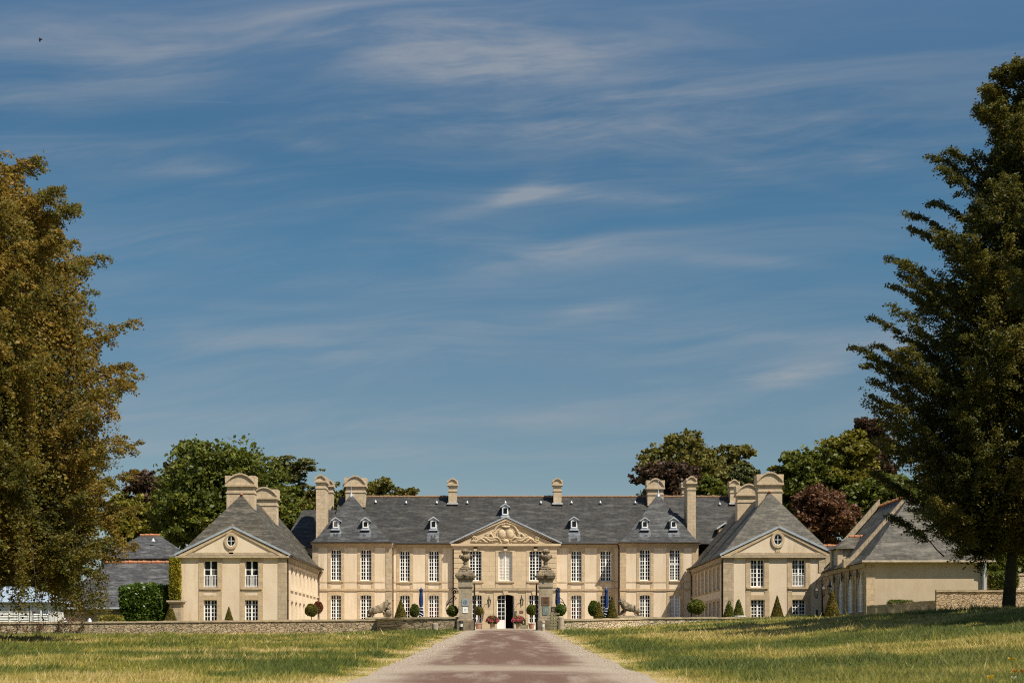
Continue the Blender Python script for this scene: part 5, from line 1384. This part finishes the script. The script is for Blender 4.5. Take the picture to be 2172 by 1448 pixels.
def crate():
    Y = 121.5; x0, x1 = WX(1104, Y), WX(1120, Y); z0 = g(x0, Y); S = thing('wooden_crate', 'low wooden crate beside the right pot of pink geraniums', 'crate', ((x0+x1)/2, Y, z0))
    mb = MB(); T = front(Y)
    for k in range(3): mb.tbox(T, x0, x1, z0+.01+.13*k, z0+.11+.13*k, 0, .03); mb.tbox(T, x0, x1, z0+.01+.13*k, z0+.11+.13*k, .42, .45)
    for x in (x0, x1-.06): mb.tbox(T, x, x+.06, z0, z0+.39, .03, .42)
    mb.tbox(T, x0+.06, x1-.06, z0+.34, z0+.37, .03, .42); mb.build('slats', M['wood'], S)
    mb = MB(); a, b = WX(1107,Y), WX(1115,Y); mb.tbox(front(Y+.2), a, b, z0+.375, z0+.78, 0, .03); o = mb.build('small_sign', M['iron'], None, ((a+b)/2, Y+.2, z0+.375)); tag(o, 'small black sign standing on the low wooden crate', 'sign')
    mb = MB(); mb.tbox(front(Y+.2), a+.1, a+.19, z0+.5, z0+.68, -.006, .002); mb.build('lettering', M['creamletter'], o)
crate()

def triple_lantern():
    Y = 100.5; x = WX(1744, Y); z0 = g(x, Y); L = thing('lamp_post', 'black lamp post with three scrolled arms carrying lanterns, beside the largest yew cone', 'lamp post', (x, Y, z0))
    zt = WZ(1236, Y); mb = MB(); mb.tube([(x,Y,z0-.1),(x,Y,z0+.8),(x,Y,zt)], [.09,.06,.045], 8); mb.lathe([(.16,0),(.16,.25),(.09,.35)], (x,Y,z0), 10); mb.build('post', M['iron'], L)
    for dx, dy, top in ((-.42,.0,.0),(.0,-.30,.10),(.55,.10,.25)):
        mb = MB(); R = .24; sg = -1 if dx < 0 else 1
        ax, ay = (x+dx, Y+dy); pts = [(x, Y, zt-.15+top)]
        for k in range(18): a = math.pi*(1-k/17); pts.append((x+dx*(.5+.5*math.cos(a))*1.0, Y+dy*(.5+.5*math.cos(a)), zt-.05+top+.34*math.sin(a)))
        pts.append((ax, ay, zt-.25+top)); mb.tube(pts, .022, 6)
        mb.tube([(x+dx*.55+.14*(1-k/22)*math.cos(k*.45), Y+dy*.55, zt+.02+top+.14*(1-k/22)*math.sin(k*.45)) for k in range(20)], .016, 5); a_ = mb.build('arm', M['iron'], L)
        mb = MB(); z = zt-.75+top; mb.lathe([(.2,.22),(.12,.36),(.05,.42),(.02,.52)], (ax,ay,z), 6); mb.lathe([(.05,-.32),(.1,-.28),(.03,-.26)], (ax,ay,z), 6)
        for k in range(6):
            a = k*math.pi/3; mb.tube([(ax+.17*math.cos(a), ay+.17*math.sin(a), z+.22), (ax+.09*math.cos(a), ay+.09*math.sin(a), z-.28)], .013, 4)
        ln = mb.build('lantern', M['iron'], L)
triple_lantern()
mb = MB(); Yq = 105.0; xq = WX(1732.5, Yq); zq = g(xq, Yq); mb.lathe([(.1,0),(.085,.1),(.08,WZ(1292,Yq)-zq-.1),(.1,WZ(1292,Yq)-zq-.06),(.03,WZ(1292,Yq)-zq)], (xq,Yq,zq), 10); o = mb.build('bollard', M['iron'], None, (xq,Yq,zq)); tag(o, 'slim black bollard in the shade at the right end of the right wing', 'bollard')
for px, lab in ((137.5, 'galvanised cowl above the wall under the beech, nearer the white shed'), (190, 'galvanised cowl above the wall, nearer the low yellow green shrub')):
    Yq = 104.5; x = WX(px, Yq); z = WZ(1322, Yq); mb = MB(); mb.lathe([(.10,-.6),(.10,.0),(.24,.02),(.22,.12),(.11,.34),(.04,.42)], (x,Yq,z), 12); o = mb.build('metal_cowl', M['silver'], None, (x,Yq,z-.6)); tag(o, lab, 'metal cowl', 'metal cowls above the left wall')

# ------------------------------------------------------------------ statues and bird
def skin(name, nodes, edges, mat, loc, parent=None, sub=2, disp=0):
    me = bpy.data.meshes.new(name); me.from_pydata([n[0] for n in nodes], edges, [])
    o = bpy.data.objects.new(name, me); C.objects.link(o)
    s = o.modifiers.new('skin', 'SKIN'); s.use_smooth_shade = True
    lay = me.skin_vertices[0] if me.skin_vertices else None
    if lay is None:
        with bpy.context.temp_override(object=o, active_object=o): bpy.ops.mesh.customdata_skin_add()
        lay = me.skin_vertices[0]
    for i, n in enumerate(nodes):
        rr = n[1]; lay.data[i].radius = rr if isinstance(rr, tuple) else (rr, rr)
    lay.data[0].use_root = True
    ss = o.modifiers.new('subd', 'SUBSURF'); ss.levels = sub; ss.render_levels = sub
    dg = bpy.context.evaluated_depsgraph_get(); me2 = bpy.data.meshes.new_from_object(o.evaluated_get(dg))
    o.modifiers.clear(); o.data = me2; me2.name = name; me2.materials.clear(); me2.materials.append(mat)
    me2.polygons.foreach_set('use_smooth', [True]*len(me2.polygons))
    if disp:
        co = np.empty(len(me2.vertices)*3, np.float32); me2.vertices.foreach_get('co', co); co = co.reshape(-1,3)
        co += (np.stack([fbm(co[:,0]*7+co[:,2]*5, co[:,1]*7+co[:,2]*6+k*9, 30+k, 3) for k in range(3)], 1)-.5)*disp
        me2.vertices.foreach_set('co', co.ravel())
    o.location = loc; WL[o.name] = Vector(loc); return o
def lion(px, py, Y, flip, label, mane, s=1.0):
    x, z = WX(px, Y), WZ(py, Y); f = -1 if flip else 1
    # profile facing +x: hind low, chest and head high
    N = [((-.05,0,.62),(.27,.25)), ((-.42,0,.56),(.26,.24)), ((-.68,0,.47),(.17,.18)), ((.28,0,.74),(.27,.27)), ((.52,0,.93),(.27,.25)), ((.66,0,1.13),(.24,.22)), ((.80,0,1.20),(.19,.17)), ((.95,0,1.12),(.11,.10)),
         ((.42,-.14,.48),(.11,.11)), ((.46,-.14,.22),(.085,.085)), ((.50,-.14,.05),(.09,.07)), ((.62,-.14,.04),(.08,.05)),
         ((.48,.14,.50),(.11,.11)), ((.66,.14,.30),(.085,.085)), ((.74,.14,.12),(.09,.07)), ((.86,.14,.10),(.08,.05)),
         ((-.50,-.16,.36),(.15,.13)), ((-.40,-.18,.18),(.09,.08)), ((-.58,-.18,.06),(.075,.06)), ((-.42,-.18,.035),(.08,.045)),
         ((-.62,.14,.36),(.13,.12)), ((-.60,.15,.18),(.08,.08)), ((-.76,.15,.06),(.075,.06)), ((-.62,.15,.035),(.08,.045)),
         ((-.86,0,.30),(.05,.05)), ((-.92,.05,.12),(.045,.045)), ((-.78,.2,.03),(.05,.045))]
    E = [(0,1),(1,2),(0,3),(3,4),(4,5),(5,6),(6,7),(3,8),(8,9),(9,10),(10,11),(3,12),(12,13),(13,14),(14,15),(1,16),(16,17),(17,18),(18,19),(1,20),(20,21),(21,22),(22,23),(2,24),(24,25),(25,26)]
    if mane:  # head carried lower, heavier mane
        N[4] = ((.50,0,.88),(.31,.30)); N[5] = ((.64,0,1.06),(.30,.28)); N[6] = ((.80,0,1.08),(.2,.18)); N[7] = ((.95,0,.98),(.12,.11))
    N = [((p[0]*f*s, p[1]*s, p[2]*s), (q[0]*s*1.16, q[1]*s*1.16)) for p, q in N]
    zp = z+.10
    S = thing('lion_statue', label, 'statue', (x, Y, z-.02))
    b = skin('lion_body', N, E, M['oldlion'], (0,0,.11+.0), None, 2, .13); b.parent = S
    # ears and mane locks
    mb = MB(); r = random.Random(int(px))
    for sy in (-1, 1): mb.ball((x+f*.70*s, Y+sy*.13*s, zp+1.33*s if not mane else zp+1.24*s), (.06,.04,.08), 7, 5)
    if mane:
        for k in range(46):
            a = r.uniform(-2.2, 2.2); q = r.uniform(.36, .72); mb.ball((x+f*(q+.04*r.random())*s, Y+.30*s*math.sin(a)*1.0, zp+(.90+(q-.4)*.55)*s+.31*s*math.cos(a)), (.085*s,.075*s,.10*s), 6, 5)
    mb.build('mane' if mane else 'ears', M['oldlion'], S, smooth=True)
    mb = MB(); mb.box(x-1.02*s, x+1.05*s, Y-.34, Y+.34, z-.02, z+.11); 
    if not mane: mb.box(x+.62*s, x+.98*s, Y+.0, Y+.28, z+.11, z+.20)
    mb.build('base', M['greystone'], S)
    if not mane:
        mb = MB(); mb.ball((x+.80*s, Y-.06, zp+.32), (.24,.2,.30), 10, 7); mb.ball((x+.80*s, Y-.06, zp+.66), (.15,.14,.12), 8, 5); mb.build('shield', M['oldlion'], S, smooth=True)
M['oldlion'] = m_plain('mottled_statue_stone', (.065,.05,.033), (.36,.28,.19), 7, .95, .9)
lion(803, 1311.5, 103.75, False, 'weathered stone lion on the left wall looking right towards the gate', False, .93)
lion(1336, 1308, 103.75, True, 'weathered stone lion with full mane on the right wall looking left towards the gate', True, .90)

def bird():
    Y = 70.0; x, z = WX(84.5, Y), WZ(84, Y); mb = MB()
    mb.ball((x, Y, z), (.055,.05,.09), 8, 6)
    mb.add([(x-.03,Y,z+.05),(x+.02,Y+.02,z-.03),(x+.12,Y-.05,z+.0),(x+.13,Y-.05,z-.06),(x+.03,Y,z+.03)], [(0,1,3,2),(0,2,4)])
    mb.add([(x-.02,Y,z+.07),(x+.1,Y,z+.03),(x+.125,Y,z-.05),(x+.03,Y,z-.02)], [(0,1,2,3)])
    mb.add([(x-.02,Y,z-.05),(x+.02,Y,z-.05),(x+.04,Y,z-.14),(x+.0,Y,z-.12),(x-.03,Y,z-.15)], [(0,1,2,3,4)])
    B = mb.build('bird', M['bird'], None, (x,Y,z)); tag(B, 'small dark swallow flying high in the upper left sky', 'bird')
bird()

def wildflower(px, py, Y, mat, w_, label, group):
    x, z = WX(px, Y), WZ(py, Y); z0 = g(x, Y); Fl = thing('wildflower', label, 'flower', (x, Y, z0), group)
    mb = MB(); mb.tube([(x+.02,Y+.02,z0-.02),(x+.01,Y,z0*.5+z*.5),(x,Y,z)], .004, 5); mb.build('stem', M['stem'], Fl)
    mb = MB(); n = 9; r = random.Random(int(px))
    for k in range(n):
        a = 2*math.pi*k/n; b = a+.5; R = w_/2*(.9+.2*r.random())
        mb.add([(x,Y,z),(x+R*.7*math.cos(a-.35),Y+R*.7*math.sin(a-.35),z+R*.55),(x+R*.95*math.cos(a),Y+R*.95*math.sin(a),z+R*1.0),(x+R*.7*math.cos(a+.35),Y+R*.7*math.sin(a+.35),z+R*.55)], [(0,1,2,3)])
    mb.ball((x,Y,z+w_*.1), (w_*.2,w_*.2,w_*.12), 7, 5)
    mb.build('petals', mat, Fl)
M['stem'] = m_plain('flower_stem', (.06,.09,.02), (.09,.11,.03), 5, .8, 0)
M['yel'] = m_plain('yellow_petal', (.85,.52,.01), (.8,.46,.01), 40, .6, 0); M['org'] = m_plain('orange_petal', (.7,.24,.015), (.65,.2,.02), 40, .6, 0)
wildflower(2146.5, 1401, 22.5, M['yel'], .125, 'yellow wildflower standing highest at the right edge of the meadow', 'yellow wildflowers')
wildflower(2101.5, 1439, 21.5, M['yel'], .12, 'yellow wildflower lowest, leftmost of the flowers at the bottom right', 'yellow wildflowers')
wildflower(2153, 1425, 21.8, M['org'], .10, 'orange fading wildflower below the highest yellow one', 'orange wildflowers')
wildflower(2168, 1425, 21.8, M['org'], .10, 'orange fading wildflower cut by the right edge of the picture', 'orange wildflowers')
wildflower(2151, 1439, 21.2, M['white'], .085, 'white wildflower at the bottom right corner under the orange ones', 'white wildflowers')
for px, py, lab in ((2030, 1348.5, 'white daisy uppermost of the cluster on the right lawn'), (2026, 1355, 'brightest white daisy in the middle of the cluster on the right lawn'), (2028.5, 1362, 'lowest white daisy of the cluster on the right lawn'), (1987, 1355.5, 'white daisy left of the cluster on the right lawn'), (2086, 1360, 'white daisy right of the cluster on the right lawn')):
    wildflower(px, py-2, 44.0, M['white'], .12, lab, 'white daisies')
# ------------------------------------------------------------------ trees
def bez(p0, p1, p2, t):
    t = np.asarray(t)[..., None]; return p0*(1-t)**2 + 2*p1*t*(1-t) + p2*t**2
def great_tree(name, label, x, y, H, prof, zmin, n_limb, n_leaf, mat, leaf, hang, rise, seed, trunk_r, cat='beech tree', lean=(0,0), flat=.35, tsc=1.6, tints=(0,1), az0=0.0, n_core=0, arch=.1, rv=(.72,1.03), twk=3.2, bark='bark', skirt=None, curtain=0, core_r=.52, clump=2.0, n_spray=0, spray_up=.45):
    r = np.random.RandomState(seed); zb = g(x, y); base = np.array([x, y, zb])
    pz = np.array([p[0] for p in prof]); pr_ = np.array([p[1] for p in prof])
    S = []; D = []; Ln = []; limbs = []
    for i in range(n_limb):
        u = (i+.5)/n_limb; zt = zmin+(H-zmin)*u**.92+r.normal()*.35; az = i*2.39996+r.normal()*.25+az0
        lump = float(np.clip((fbm(np.array([math.cos(az)*1.9+zt*.33+9]), np.array([math.sin(az)*1.9+zt*.27+4]), seed, 3)[0]-.28)/.44, 0, 1))
        R = np.interp(zt, pz, pr_)*(rv[0]+(rv[1]-rv[0])*lump)*(.93+.12*r.rand())
        zs = min(max(zt-rise*R*(.6+.8*r.rand()), min(zmin*.9, zt)+.2), H-.5)
        dv = np.array([math.cos(az), math.sin(az), 0]); lf = np.array([lean[0], lean[1], 0])
        p0 = base+lf*(zs/H)+np.array([0,0,zs]); p2 = base+lf*(zt/H)+dv*R+np.array([0,0,zt])
        p1 = base+lf*(zs/H)+dv*R*.5+np.array([r.normal()*.3, r.normal()*.3, zs+(zt-zs)*.5+arch*R])
        limbs.append((bez(p0, p1, p2, np.linspace(0, 1, 9)), .014*R+.012))
        nt = int(12+R*twk); side = np.cross(dv, [0,0,1])
        for k in range(nt):
            t_ = .1+.9*((k+r.rand())/nt)**.75; p = bez(p0,p1,p2,t_); tg = 2*(1-t_)*(p1-p0)+2*t_*(p2-p1); tg /= np.linalg.norm(tg)
            sg = 1 if k % 2 else -1
            d = tg*(.35+.7*r.rand())+side*sg*(.25+.9*r.rand())+np.array([0,0,.12+.55*r.normal()*(1-hang)-hang*(.3+1.1*r.rand())])
            if k >= nt-3: d = tg+np.array([0,0,.25-.35*hang])+side*sg*.3*r.rand()
            d /= np.linalg.norm(d); L = (.75+.5*(1-t_)+.7*r.rand())*(.42+.10*R)
            if k >= nt-3: L = (.5+.7*r.rand())*(.5+.1*R)
            S.append(p); D.append(d); Ln.append(L)
    WT = [1.0]*len(S)
    for i in range(n_spray):       # longer shoots that break the outline
        zt = zmin+.8+(H*.97-zmin-.8)*r.rand(); az = r.rand()*2*np.pi; R = np.interp(zt, pz, pr_); dv = np.array([math.cos(az), math.sin(az), 0]); side = np.cross(dv, [0,0,1])
        ln_ = np.array([lean[0], lean[1], 0])*zt/H; Lg = (.9+1.3*r.rand())*min(1, .35+R*.14)
        p0 = base+ln_+dv*R*.62+np.array([0,0,zt-.3*spray_up*R]); p2 = base+ln_+dv*(R*.93+Lg*.62)+np.array([0,0,zt+spray_up*Lg*.8]); p1 = (p0+p2)/2+np.array([0,0,.28*Lg])
        limbs.append((bez(p0, p1, p2, np.linspace(0, 1, 9)), .03))
        for k in range(16):
            t_ = .25+.75*(k+r.rand())/16; p = bez(p0,p1,p2,t_); tg = 2*(1-t_)*(p1-p0)+2*t_*(p2-p1); tg /= np.linalg.norm(tg); sg = 1 if k % 2 else -1
            d = tg*.6+side*sg*(.2+.7*r.rand())+np.array([0,0,.15*r.normal()-hang*1.1*r.rand()]); d /= np.linalg.norm(d)
            S.append(p); D.append(d); Ln.append((.35+.5*r.rand())*(1.15-.5*t_)); WT.append(1.9)
    for k in range(curtain):       # hanging strands that close the outside of a weeping crown
        h = 2.2+(H*.72-2.2)*r.rand()**2.2; a = r.rand()*2*np.pi; q = np.interp(h, pz, pr_)*(.62+.33*r.rand())
        S.append(base+np.array([q*math.cos(a), q*math.sin(a), h])); D.append(np.array([.18*math.cos(a), .18*math.sin(a), -1.0])); Ln.append(1.2+1.5*r.rand())
    S = np.array(S); D = np.array(D); Ln = np.array(Ln)
    WT = np.array(WT+[1.0]*(len(S)-len(WT))); wgt = Ln*np.where(WT > 1, WT*.55, .12+1.5*r.rand(len(S))**clump); idx = r.choice(len(S), n_leaf, p=wgt/wgt.sum()); s = r.rand(n_leaf)**.85
    P = S[idx]+D[idx]*(Ln[idx]*s)[:,None]; P[:,2] -= (hang*.5+.03)*Ln[idx]*s*s*(1+.4*Ln[idx])
    sp = .05+.11*np.sqrt(Ln[idx])*(1-.6*s)*np.sqrt(s+.05); off = r.normal(size=(n_leaf,3))*sp[:,None]; off[:,2] *= .7
    P = P+off
    size = np.full(n_leaf, leaf)
    if n_core:
        cz = zmin+.6+(H*.93-zmin-.6)*r.rand(n_core)**1.1; ca = r.rand(n_core)*2*np.pi; cr = np.interp(cz, pz, pr_)*(.12+core_r*np.sqrt(r.rand(n_core)))
        cr *= .8+.4*fbm(ca*2.2, cz*.7, seed+5, 2)
        P = np.concatenate([P, np.stack([x+lean[0]*cz/H+cr*np.cos(ca), y+lean[1]*cz/H+cr*np.sin(ca), zb+cz], 1)])
        size = np.concatenate([size, np.full(n_core, leaf*1.45)])
    rr_ = np.hypot(P[:,0]-x, P[:,1]-y); sk = skirt or (zmin*.6, zmin*.6, 1, 2)
    lo = zb+sk[0]+(sk[1]-sk[0])*sstep((rr_-sk[2])/(sk[3]-sk[2]))+.7*(fbm(P[:,0]*1.3, P[:,1]*1.3, seed, 2)-.5)
    keep = P[:,2] > lo
    tw = r.rand(len(S)); tv = np.concatenate([tw[idx], r.rand(len(P)-n_leaf)])
    P = P[keep]; size = size[keep]; tv = tv[keep]
    tint = np.clip(tints[0]+(tints[1]-tints[0])*(clump_tint(P, r, tsc, seed, .9)*.7+.3*tv), 0, 1)
    T_ = thing(name, label, cat, tuple(base))
    np_mesh('crown', leaf_quads(P, size, r, flat).reshape(-1,3), 4, L_[mat], tint, T_)
    mb = MB(); zz = np.linspace(0, 1, 10)
    mb.tube([(x+lean[0]*q+.12*math.sin(q*7+seed)*q, y+lean[1]*q, zb-.3+(H*.95+.3)*q) for q in zz], [trunk_r*(1.35 if q < .01 else (1-q)**.8+.02) for q in zz], 14)
    mb.build('trunk', M['bark'], T_, smooth=True)
    mb = MB()
    for pts, rr in limbs: mb.tube([tuple(p+np.array([math.sin(k*2.1+rr*90), math.cos(k*1.7), math.sin(k*2.9)])*.06*(0 < k < 8)) for k, p in enumerate(pts)], [rr*(1-.85*k/8) for k in range(9)], 6)
    for k in range(0, len(S), 3):
        e = S[k]+D[k]*Ln[k]*.85; e[2] -= (hang*.5+.03)*Ln[k]*.72*(1+.4*Ln[k]); m_ = S[k]+D[k]*Ln[k]*.42; m_[2] -= hang*.12*Ln[k]
        mb.tube([tuple(S[k]), tuple(m_), tuple(e)], [.012,.008,.004], 3)
    mb.build('branches', M[bark], T_)
    return T_
great_tree('beech_tree', 'huge golden brown weeping beech drooping to the ground on the left', -24.3, 60.0, 21.2,
    [(0,6.0),(1.4,6.8),(2.4,7.4),(4.4,8.0),(7.4,7.7),(10,8.0),(12.0,8.0),(14.0,7.6),(16.4,6.7),(18,5.7),(19.4,4.9),(20.2,4.0),(21.2,2.2)], 2.3, 190, 850000, 'beech_gold', .115, .62, .42, 11, .62, 'beech tree', n_core=170000, arch=.03, core_r=.72, rv=(.58,1.03), bark='greybark', skirt=(2.75, 1.2, 4.6, 6.4), curtain=620, tints=(0,.95), clump=2.4, n_spray=150)
bt = great_tree('beech_tree', 'tall dark beech with bare lower trunk on the bank at the right', 21.9, 62.0, 24.0,
    [(2,2.2),(3.3,4.6),(4.3,5.4),(6,5.6),(8,6.0),(10.5,6.3),(13.8,5.5),(16.6,4.5),(19.9,3.3),(21.5,2.2),(23,1.1),(24,.3)], 2.6, 180, 560000, 'beech_dark', .112, .16, .6, 31, .23, 'beech tree', lean=(1.6, 0), n_core=80000, core_r=.55, arch=.03, rv=(.58,1.0), clump=1.8, n_spray=130, spray_up=.75)
c = bt.copy(); C.objects.link(c); c.location = (24.6, 47.0, g(24.6, 47.0)); c.rotation_euler = (0, 0, 2.2)
c['label'] = 'dark beech just beyond the right edge, its shade lying on the lawn'
for ch in list(bt.children):
    d = ch.copy(); C.objects.link(d); d.parent = c

def lobed_tree(name, label, cat, px, pt, hw, pb, Y, mat, leaf, n, seed, nl=16, kind='round', depth=None, tints=(0,1), group=None):
    """crown from many leafy lobes on an ellipsoid, with a trunk and limbs"""
    r = np.random.RandomState(seed); x = WX(px, Y); zt = WZ(pt, Y); zc = WZ(pb, Y); R = hw/F*Y; zb = g(x, min(Y, 135))
    cz = (zt+zc)/2; RZ = (zt-zc)/2; RD = depth or R
    T_ = thing(name, label, cat, (x, Y, zb-.2), group)
    nl = int(nl*1.7); d = unit(r, nl); d[:,1] = d[:,1]-.25; d /= np.linalg.norm(d, axis=1, keepdims=True); q = .42+.5*r.rand(nl)
    if kind == 'cone': q = q*np.clip(.95-.45*d[:,2], .3, 1.3)
    Lc = np.stack([x+d[:,0]*R*q, Y+d[:,1]*RD*q, cz+d[:,2]*RZ*q], 1)
    Lc = np.concatenate([Lc, [[x, Y, cz+RZ*.45], [x-R*.4, Y-RD*.3, cz-RZ*.2], [x+R*.4, Y-RD*.3, cz-RZ*.2], [x, Y-RD*.3, cz]]])
    Lr = np.minimum(R, RZ)*np.concatenate([(.40-.24*q+.12*r.rand(nl)+.05), [.45, .45, .45, .5]])
    # sub clumps sit on the lobes; leaves gather in the clumps
    nc = 26; cc = []; cr_ = []
    for k in range(len(Lc)):
        e = unit(r, nc); cc.append(Lc[k]+e*Lr[k]*np.array([1.35,1.35,.8])*(.6+.5*r.rand(nc))[:,None]); cr_.append(Lr[k]*(.16+.16*r.rand(nc)))
    cc = np.concatenate(cc); cr_ = np.concatenate(cr_)
    idx = r.randint(0, len(cc), n); off = r.normal(size=(n,3)); off /= (np.linalg.norm(off, axis=1, keepdims=True)+1e-6); off *= (r.rand(n)**.6)[:,None]
    P = cc[idx]+off*(cr_[idx]*1.5)[:,None]*np.array([1.2,1.2,.75]); tw = r.rand(len(cc))
    tint = np.clip(tints[0]+(tints[1]-tints[0])*(.45*tw[idx]+.3*r.rand(n)+.25*clump_tint(P, r, 2.5, seed)), 0, 1)
    np_mesh('crown', leaf_quads(P, leaf, r, .25, .75).reshape(-1,3), 4, L_[mat], tint, T_)
    mb = MB(); tr = max(.18, R*.07); mb.tube([(x,Y,zb-.3),(x+.1,Y,cz-RZ*.3),(x,Y,cz+RZ*.4)], [tr*1.2, tr*.8, tr*.2], 9)
    for k in range(len(Lc)): mb.tube([(x, Y, cz-RZ*.5), tuple((np.array([x,Y,cz-RZ*.2])+Lc[k])/2), tuple(Lc[k])], [tr*.45, tr*.28, tr*.08], 5)
    mb.build('trunk', M['bark'], T_)
    return T_
BT = 'background trees'
lobed_tree('copper_beech', 'purple brown copper beech left of the big green oak', 'copper beech', 335, 966, 66, 1190, 156, 'copper', .42, 15000, 41, 16)
lobed_tree('tree', 'yellow green tree low behind the weeping beech edge, left of the copper beech', 'tree', 285, 1030, 66, 1240, 146, 'yellowgreen', .40, 15000, 42, 12)
lobed_tree('oak_tree', 'broad deep green oak with domed crown behind the left wing', 'oak tree', 472, 922, 132, 1230, 140, 'oak', .38, 52000, 43, 36)
lobed_tree('oak_tree', 'lower green tree filling the gap between the left wing and the house', 'tree', 585, 1012, 66, 1200, 143, 'mid', .40, 12000, 44, 12)
lobed_tree('tree', 'olive brown tree behind the tall left chimneys of the house', 'tree', 648, 1020, 58, 1140, 150, 'olive', .38, 9000, 45, 10)
lobed_tree('tree', 'olive tree between the tall left chimneys and the wide chimney', 'tree', 722, 1012, 48, 1130, 150, 'olive', .38, 7000, 46, 9)
lobed_tree('tree', 'wispy olive treetop right of the wide left chimney above the house ridge', 'tree', 808, 1004, 48, 1120, 152, 'olive', .36, 6500, 47, 9)
lobed_tree('tree', 'small olive treetop peeping over the ridge right of the wispy one', 'tree', 862, 1026, 26, 1100, 152, 'olive', .36, 3000, 48, 6)
lobed_tree('tree', 'broad olive tree with open crown behind the right end of the house', 'tree', 1474, 922, 124, 1110, 158, 'olive', .40, 34000, 49, 26)
lobed_tree('copper_beech', 'dark copper beech in front of the olive tree, behind the wide right chimney', 'copper beech', 1418, 964, 74, 1130, 150, 'copper', .40, 16000, 50, 14)
lobed_tree('tree', 'bright green tree just above the ridge at the right end of the house', 'tree', 1520, 1014, 58, 1120, 146, 'mid', .38, 10000, 51, 10, tints=(.3, 1))
lobed_tree('pine_tree', 'dark pine at the right edge of the olive tree', 'pine tree', 1578, 972, 30, 1080, 150, 'cedar', .34, 7000, 52, 9)
lobed_tree('tree', 'mid green tree behind the right wing chimneys', 'tree', 1706, 938, 78, 1150, 148, 'mid', .40, 24000, 53, 18)
lobed_tree('tree', 'olive green tree at the top of the wood right of the mid green one', 'tree', 1800, 916, 92, 1150, 150, 'yellowgreen', .40, 28000, 54, 16, tints=(0,.7))
lobed_tree('copper_beech', 'tall dark copper beech half hidden by the right hand beech', 'copper beech', 1850, 862, 50, 1100, 152, 'copper', .42, 17000, 55, 16)
lobed_tree('copper_beech', 'red brown copper tree right of the right wing roof', 'copper beech', 1742, 1002, 66, 1185, 130, 'copper_red', .32, 24000, 56, 20, 'cone')
lobed_tree('tree', 'deep green tree behind the outbuilding roof', 'tree', 1890, 968, 95, 1260, 138, 'mid', .40, 22000, 58, 16, tints=(0,.8))
lobed_tree('tree', 'dark green tree behind the right beech branches', 'tree', 2010, 960, 95, 1330, 140, 'mid', .42, 18000, 59, 16, tints=(0,.7))
lobed_tree('tree', 'green tree behind the right beech trunk above the far garden wall', 'tree', 2118, 1040, 90, 1330, 128, 'mid', .38, 14000, 60, 14)
lobed_tree('tree', 'bushy green tree behind the white shed at the far left', 'tree', 30, 1110, 130, 1310, 128, 'mid', .38, 16000, 61, 14)
lobed_tree('tree', 'low leafy green tree rising left of the copper tree behind the right wing', 'tree', 1652, 982, 46, 1110, 150, 'yellowgreen', .36, 10000, 62, 12)
lobed_tree('tree', 'green tree filling the wood above the outbuilding gable', 'tree', 1832, 1000, 74, 1190, 141, 'mid', .36, 18000, 63, 16)
# cedar: flat needle plates on level boughs
def cedar():
    Y = 147.0; x = WX(560, Y); zb = g(x, 135); r = np.random.RandomState(5); T_ = thing('cedar_tree', 'cedar with flat level boughs reaching right of the big oak', 'cedar tree', (x, Y, zb))
    plates = [(600,975,42,6),(640,981,36,6),(622,992,34,5),(655,990,20,4),(590,988,30,5),(612,1004,26,5),(628,1016,20,5),(640,1030,16,5),(610,1022,22,5),(625,1042,24,5),(596,1010,28,6),(636,1004,12,3),(585,1030,30,7)]
    P = []; mb = MB(); ztop = WZ(968, Y); mb.tube([(x,Y,zb-.3),(x,Y,ztop-1)], [.6,.15], 9)
    for px, py, hw, hh in plates:
        c = np.array([WX(px,Y), Y+r.uniform(-1.5,1.5), WZ(py,Y)]); n = int(hw*34); q = r.normal(size=(n,3))*.5
        k = r.randint(0, 14, n); cl = r.normal(size=(14,3))*.45; q = q*.35+cl[k]
        P.append(c+q*np.array([hw/F*Y, 1.4, hh/F*Y*1.3])); mb.tube([(x, Y, c[2]-1.2), tuple((np.array([x,Y,c[2]-.5])+c)/2), tuple(c)], [.14,.1,.03], 5)
    P = np.concatenate(P); np_mesh('crown', leaf_quads(P, .30, r, .5, .45).reshape(-1,3), 4, L_['cedar'], None, T_); mb.build('trunk', M['bark'], T_)
cedar()
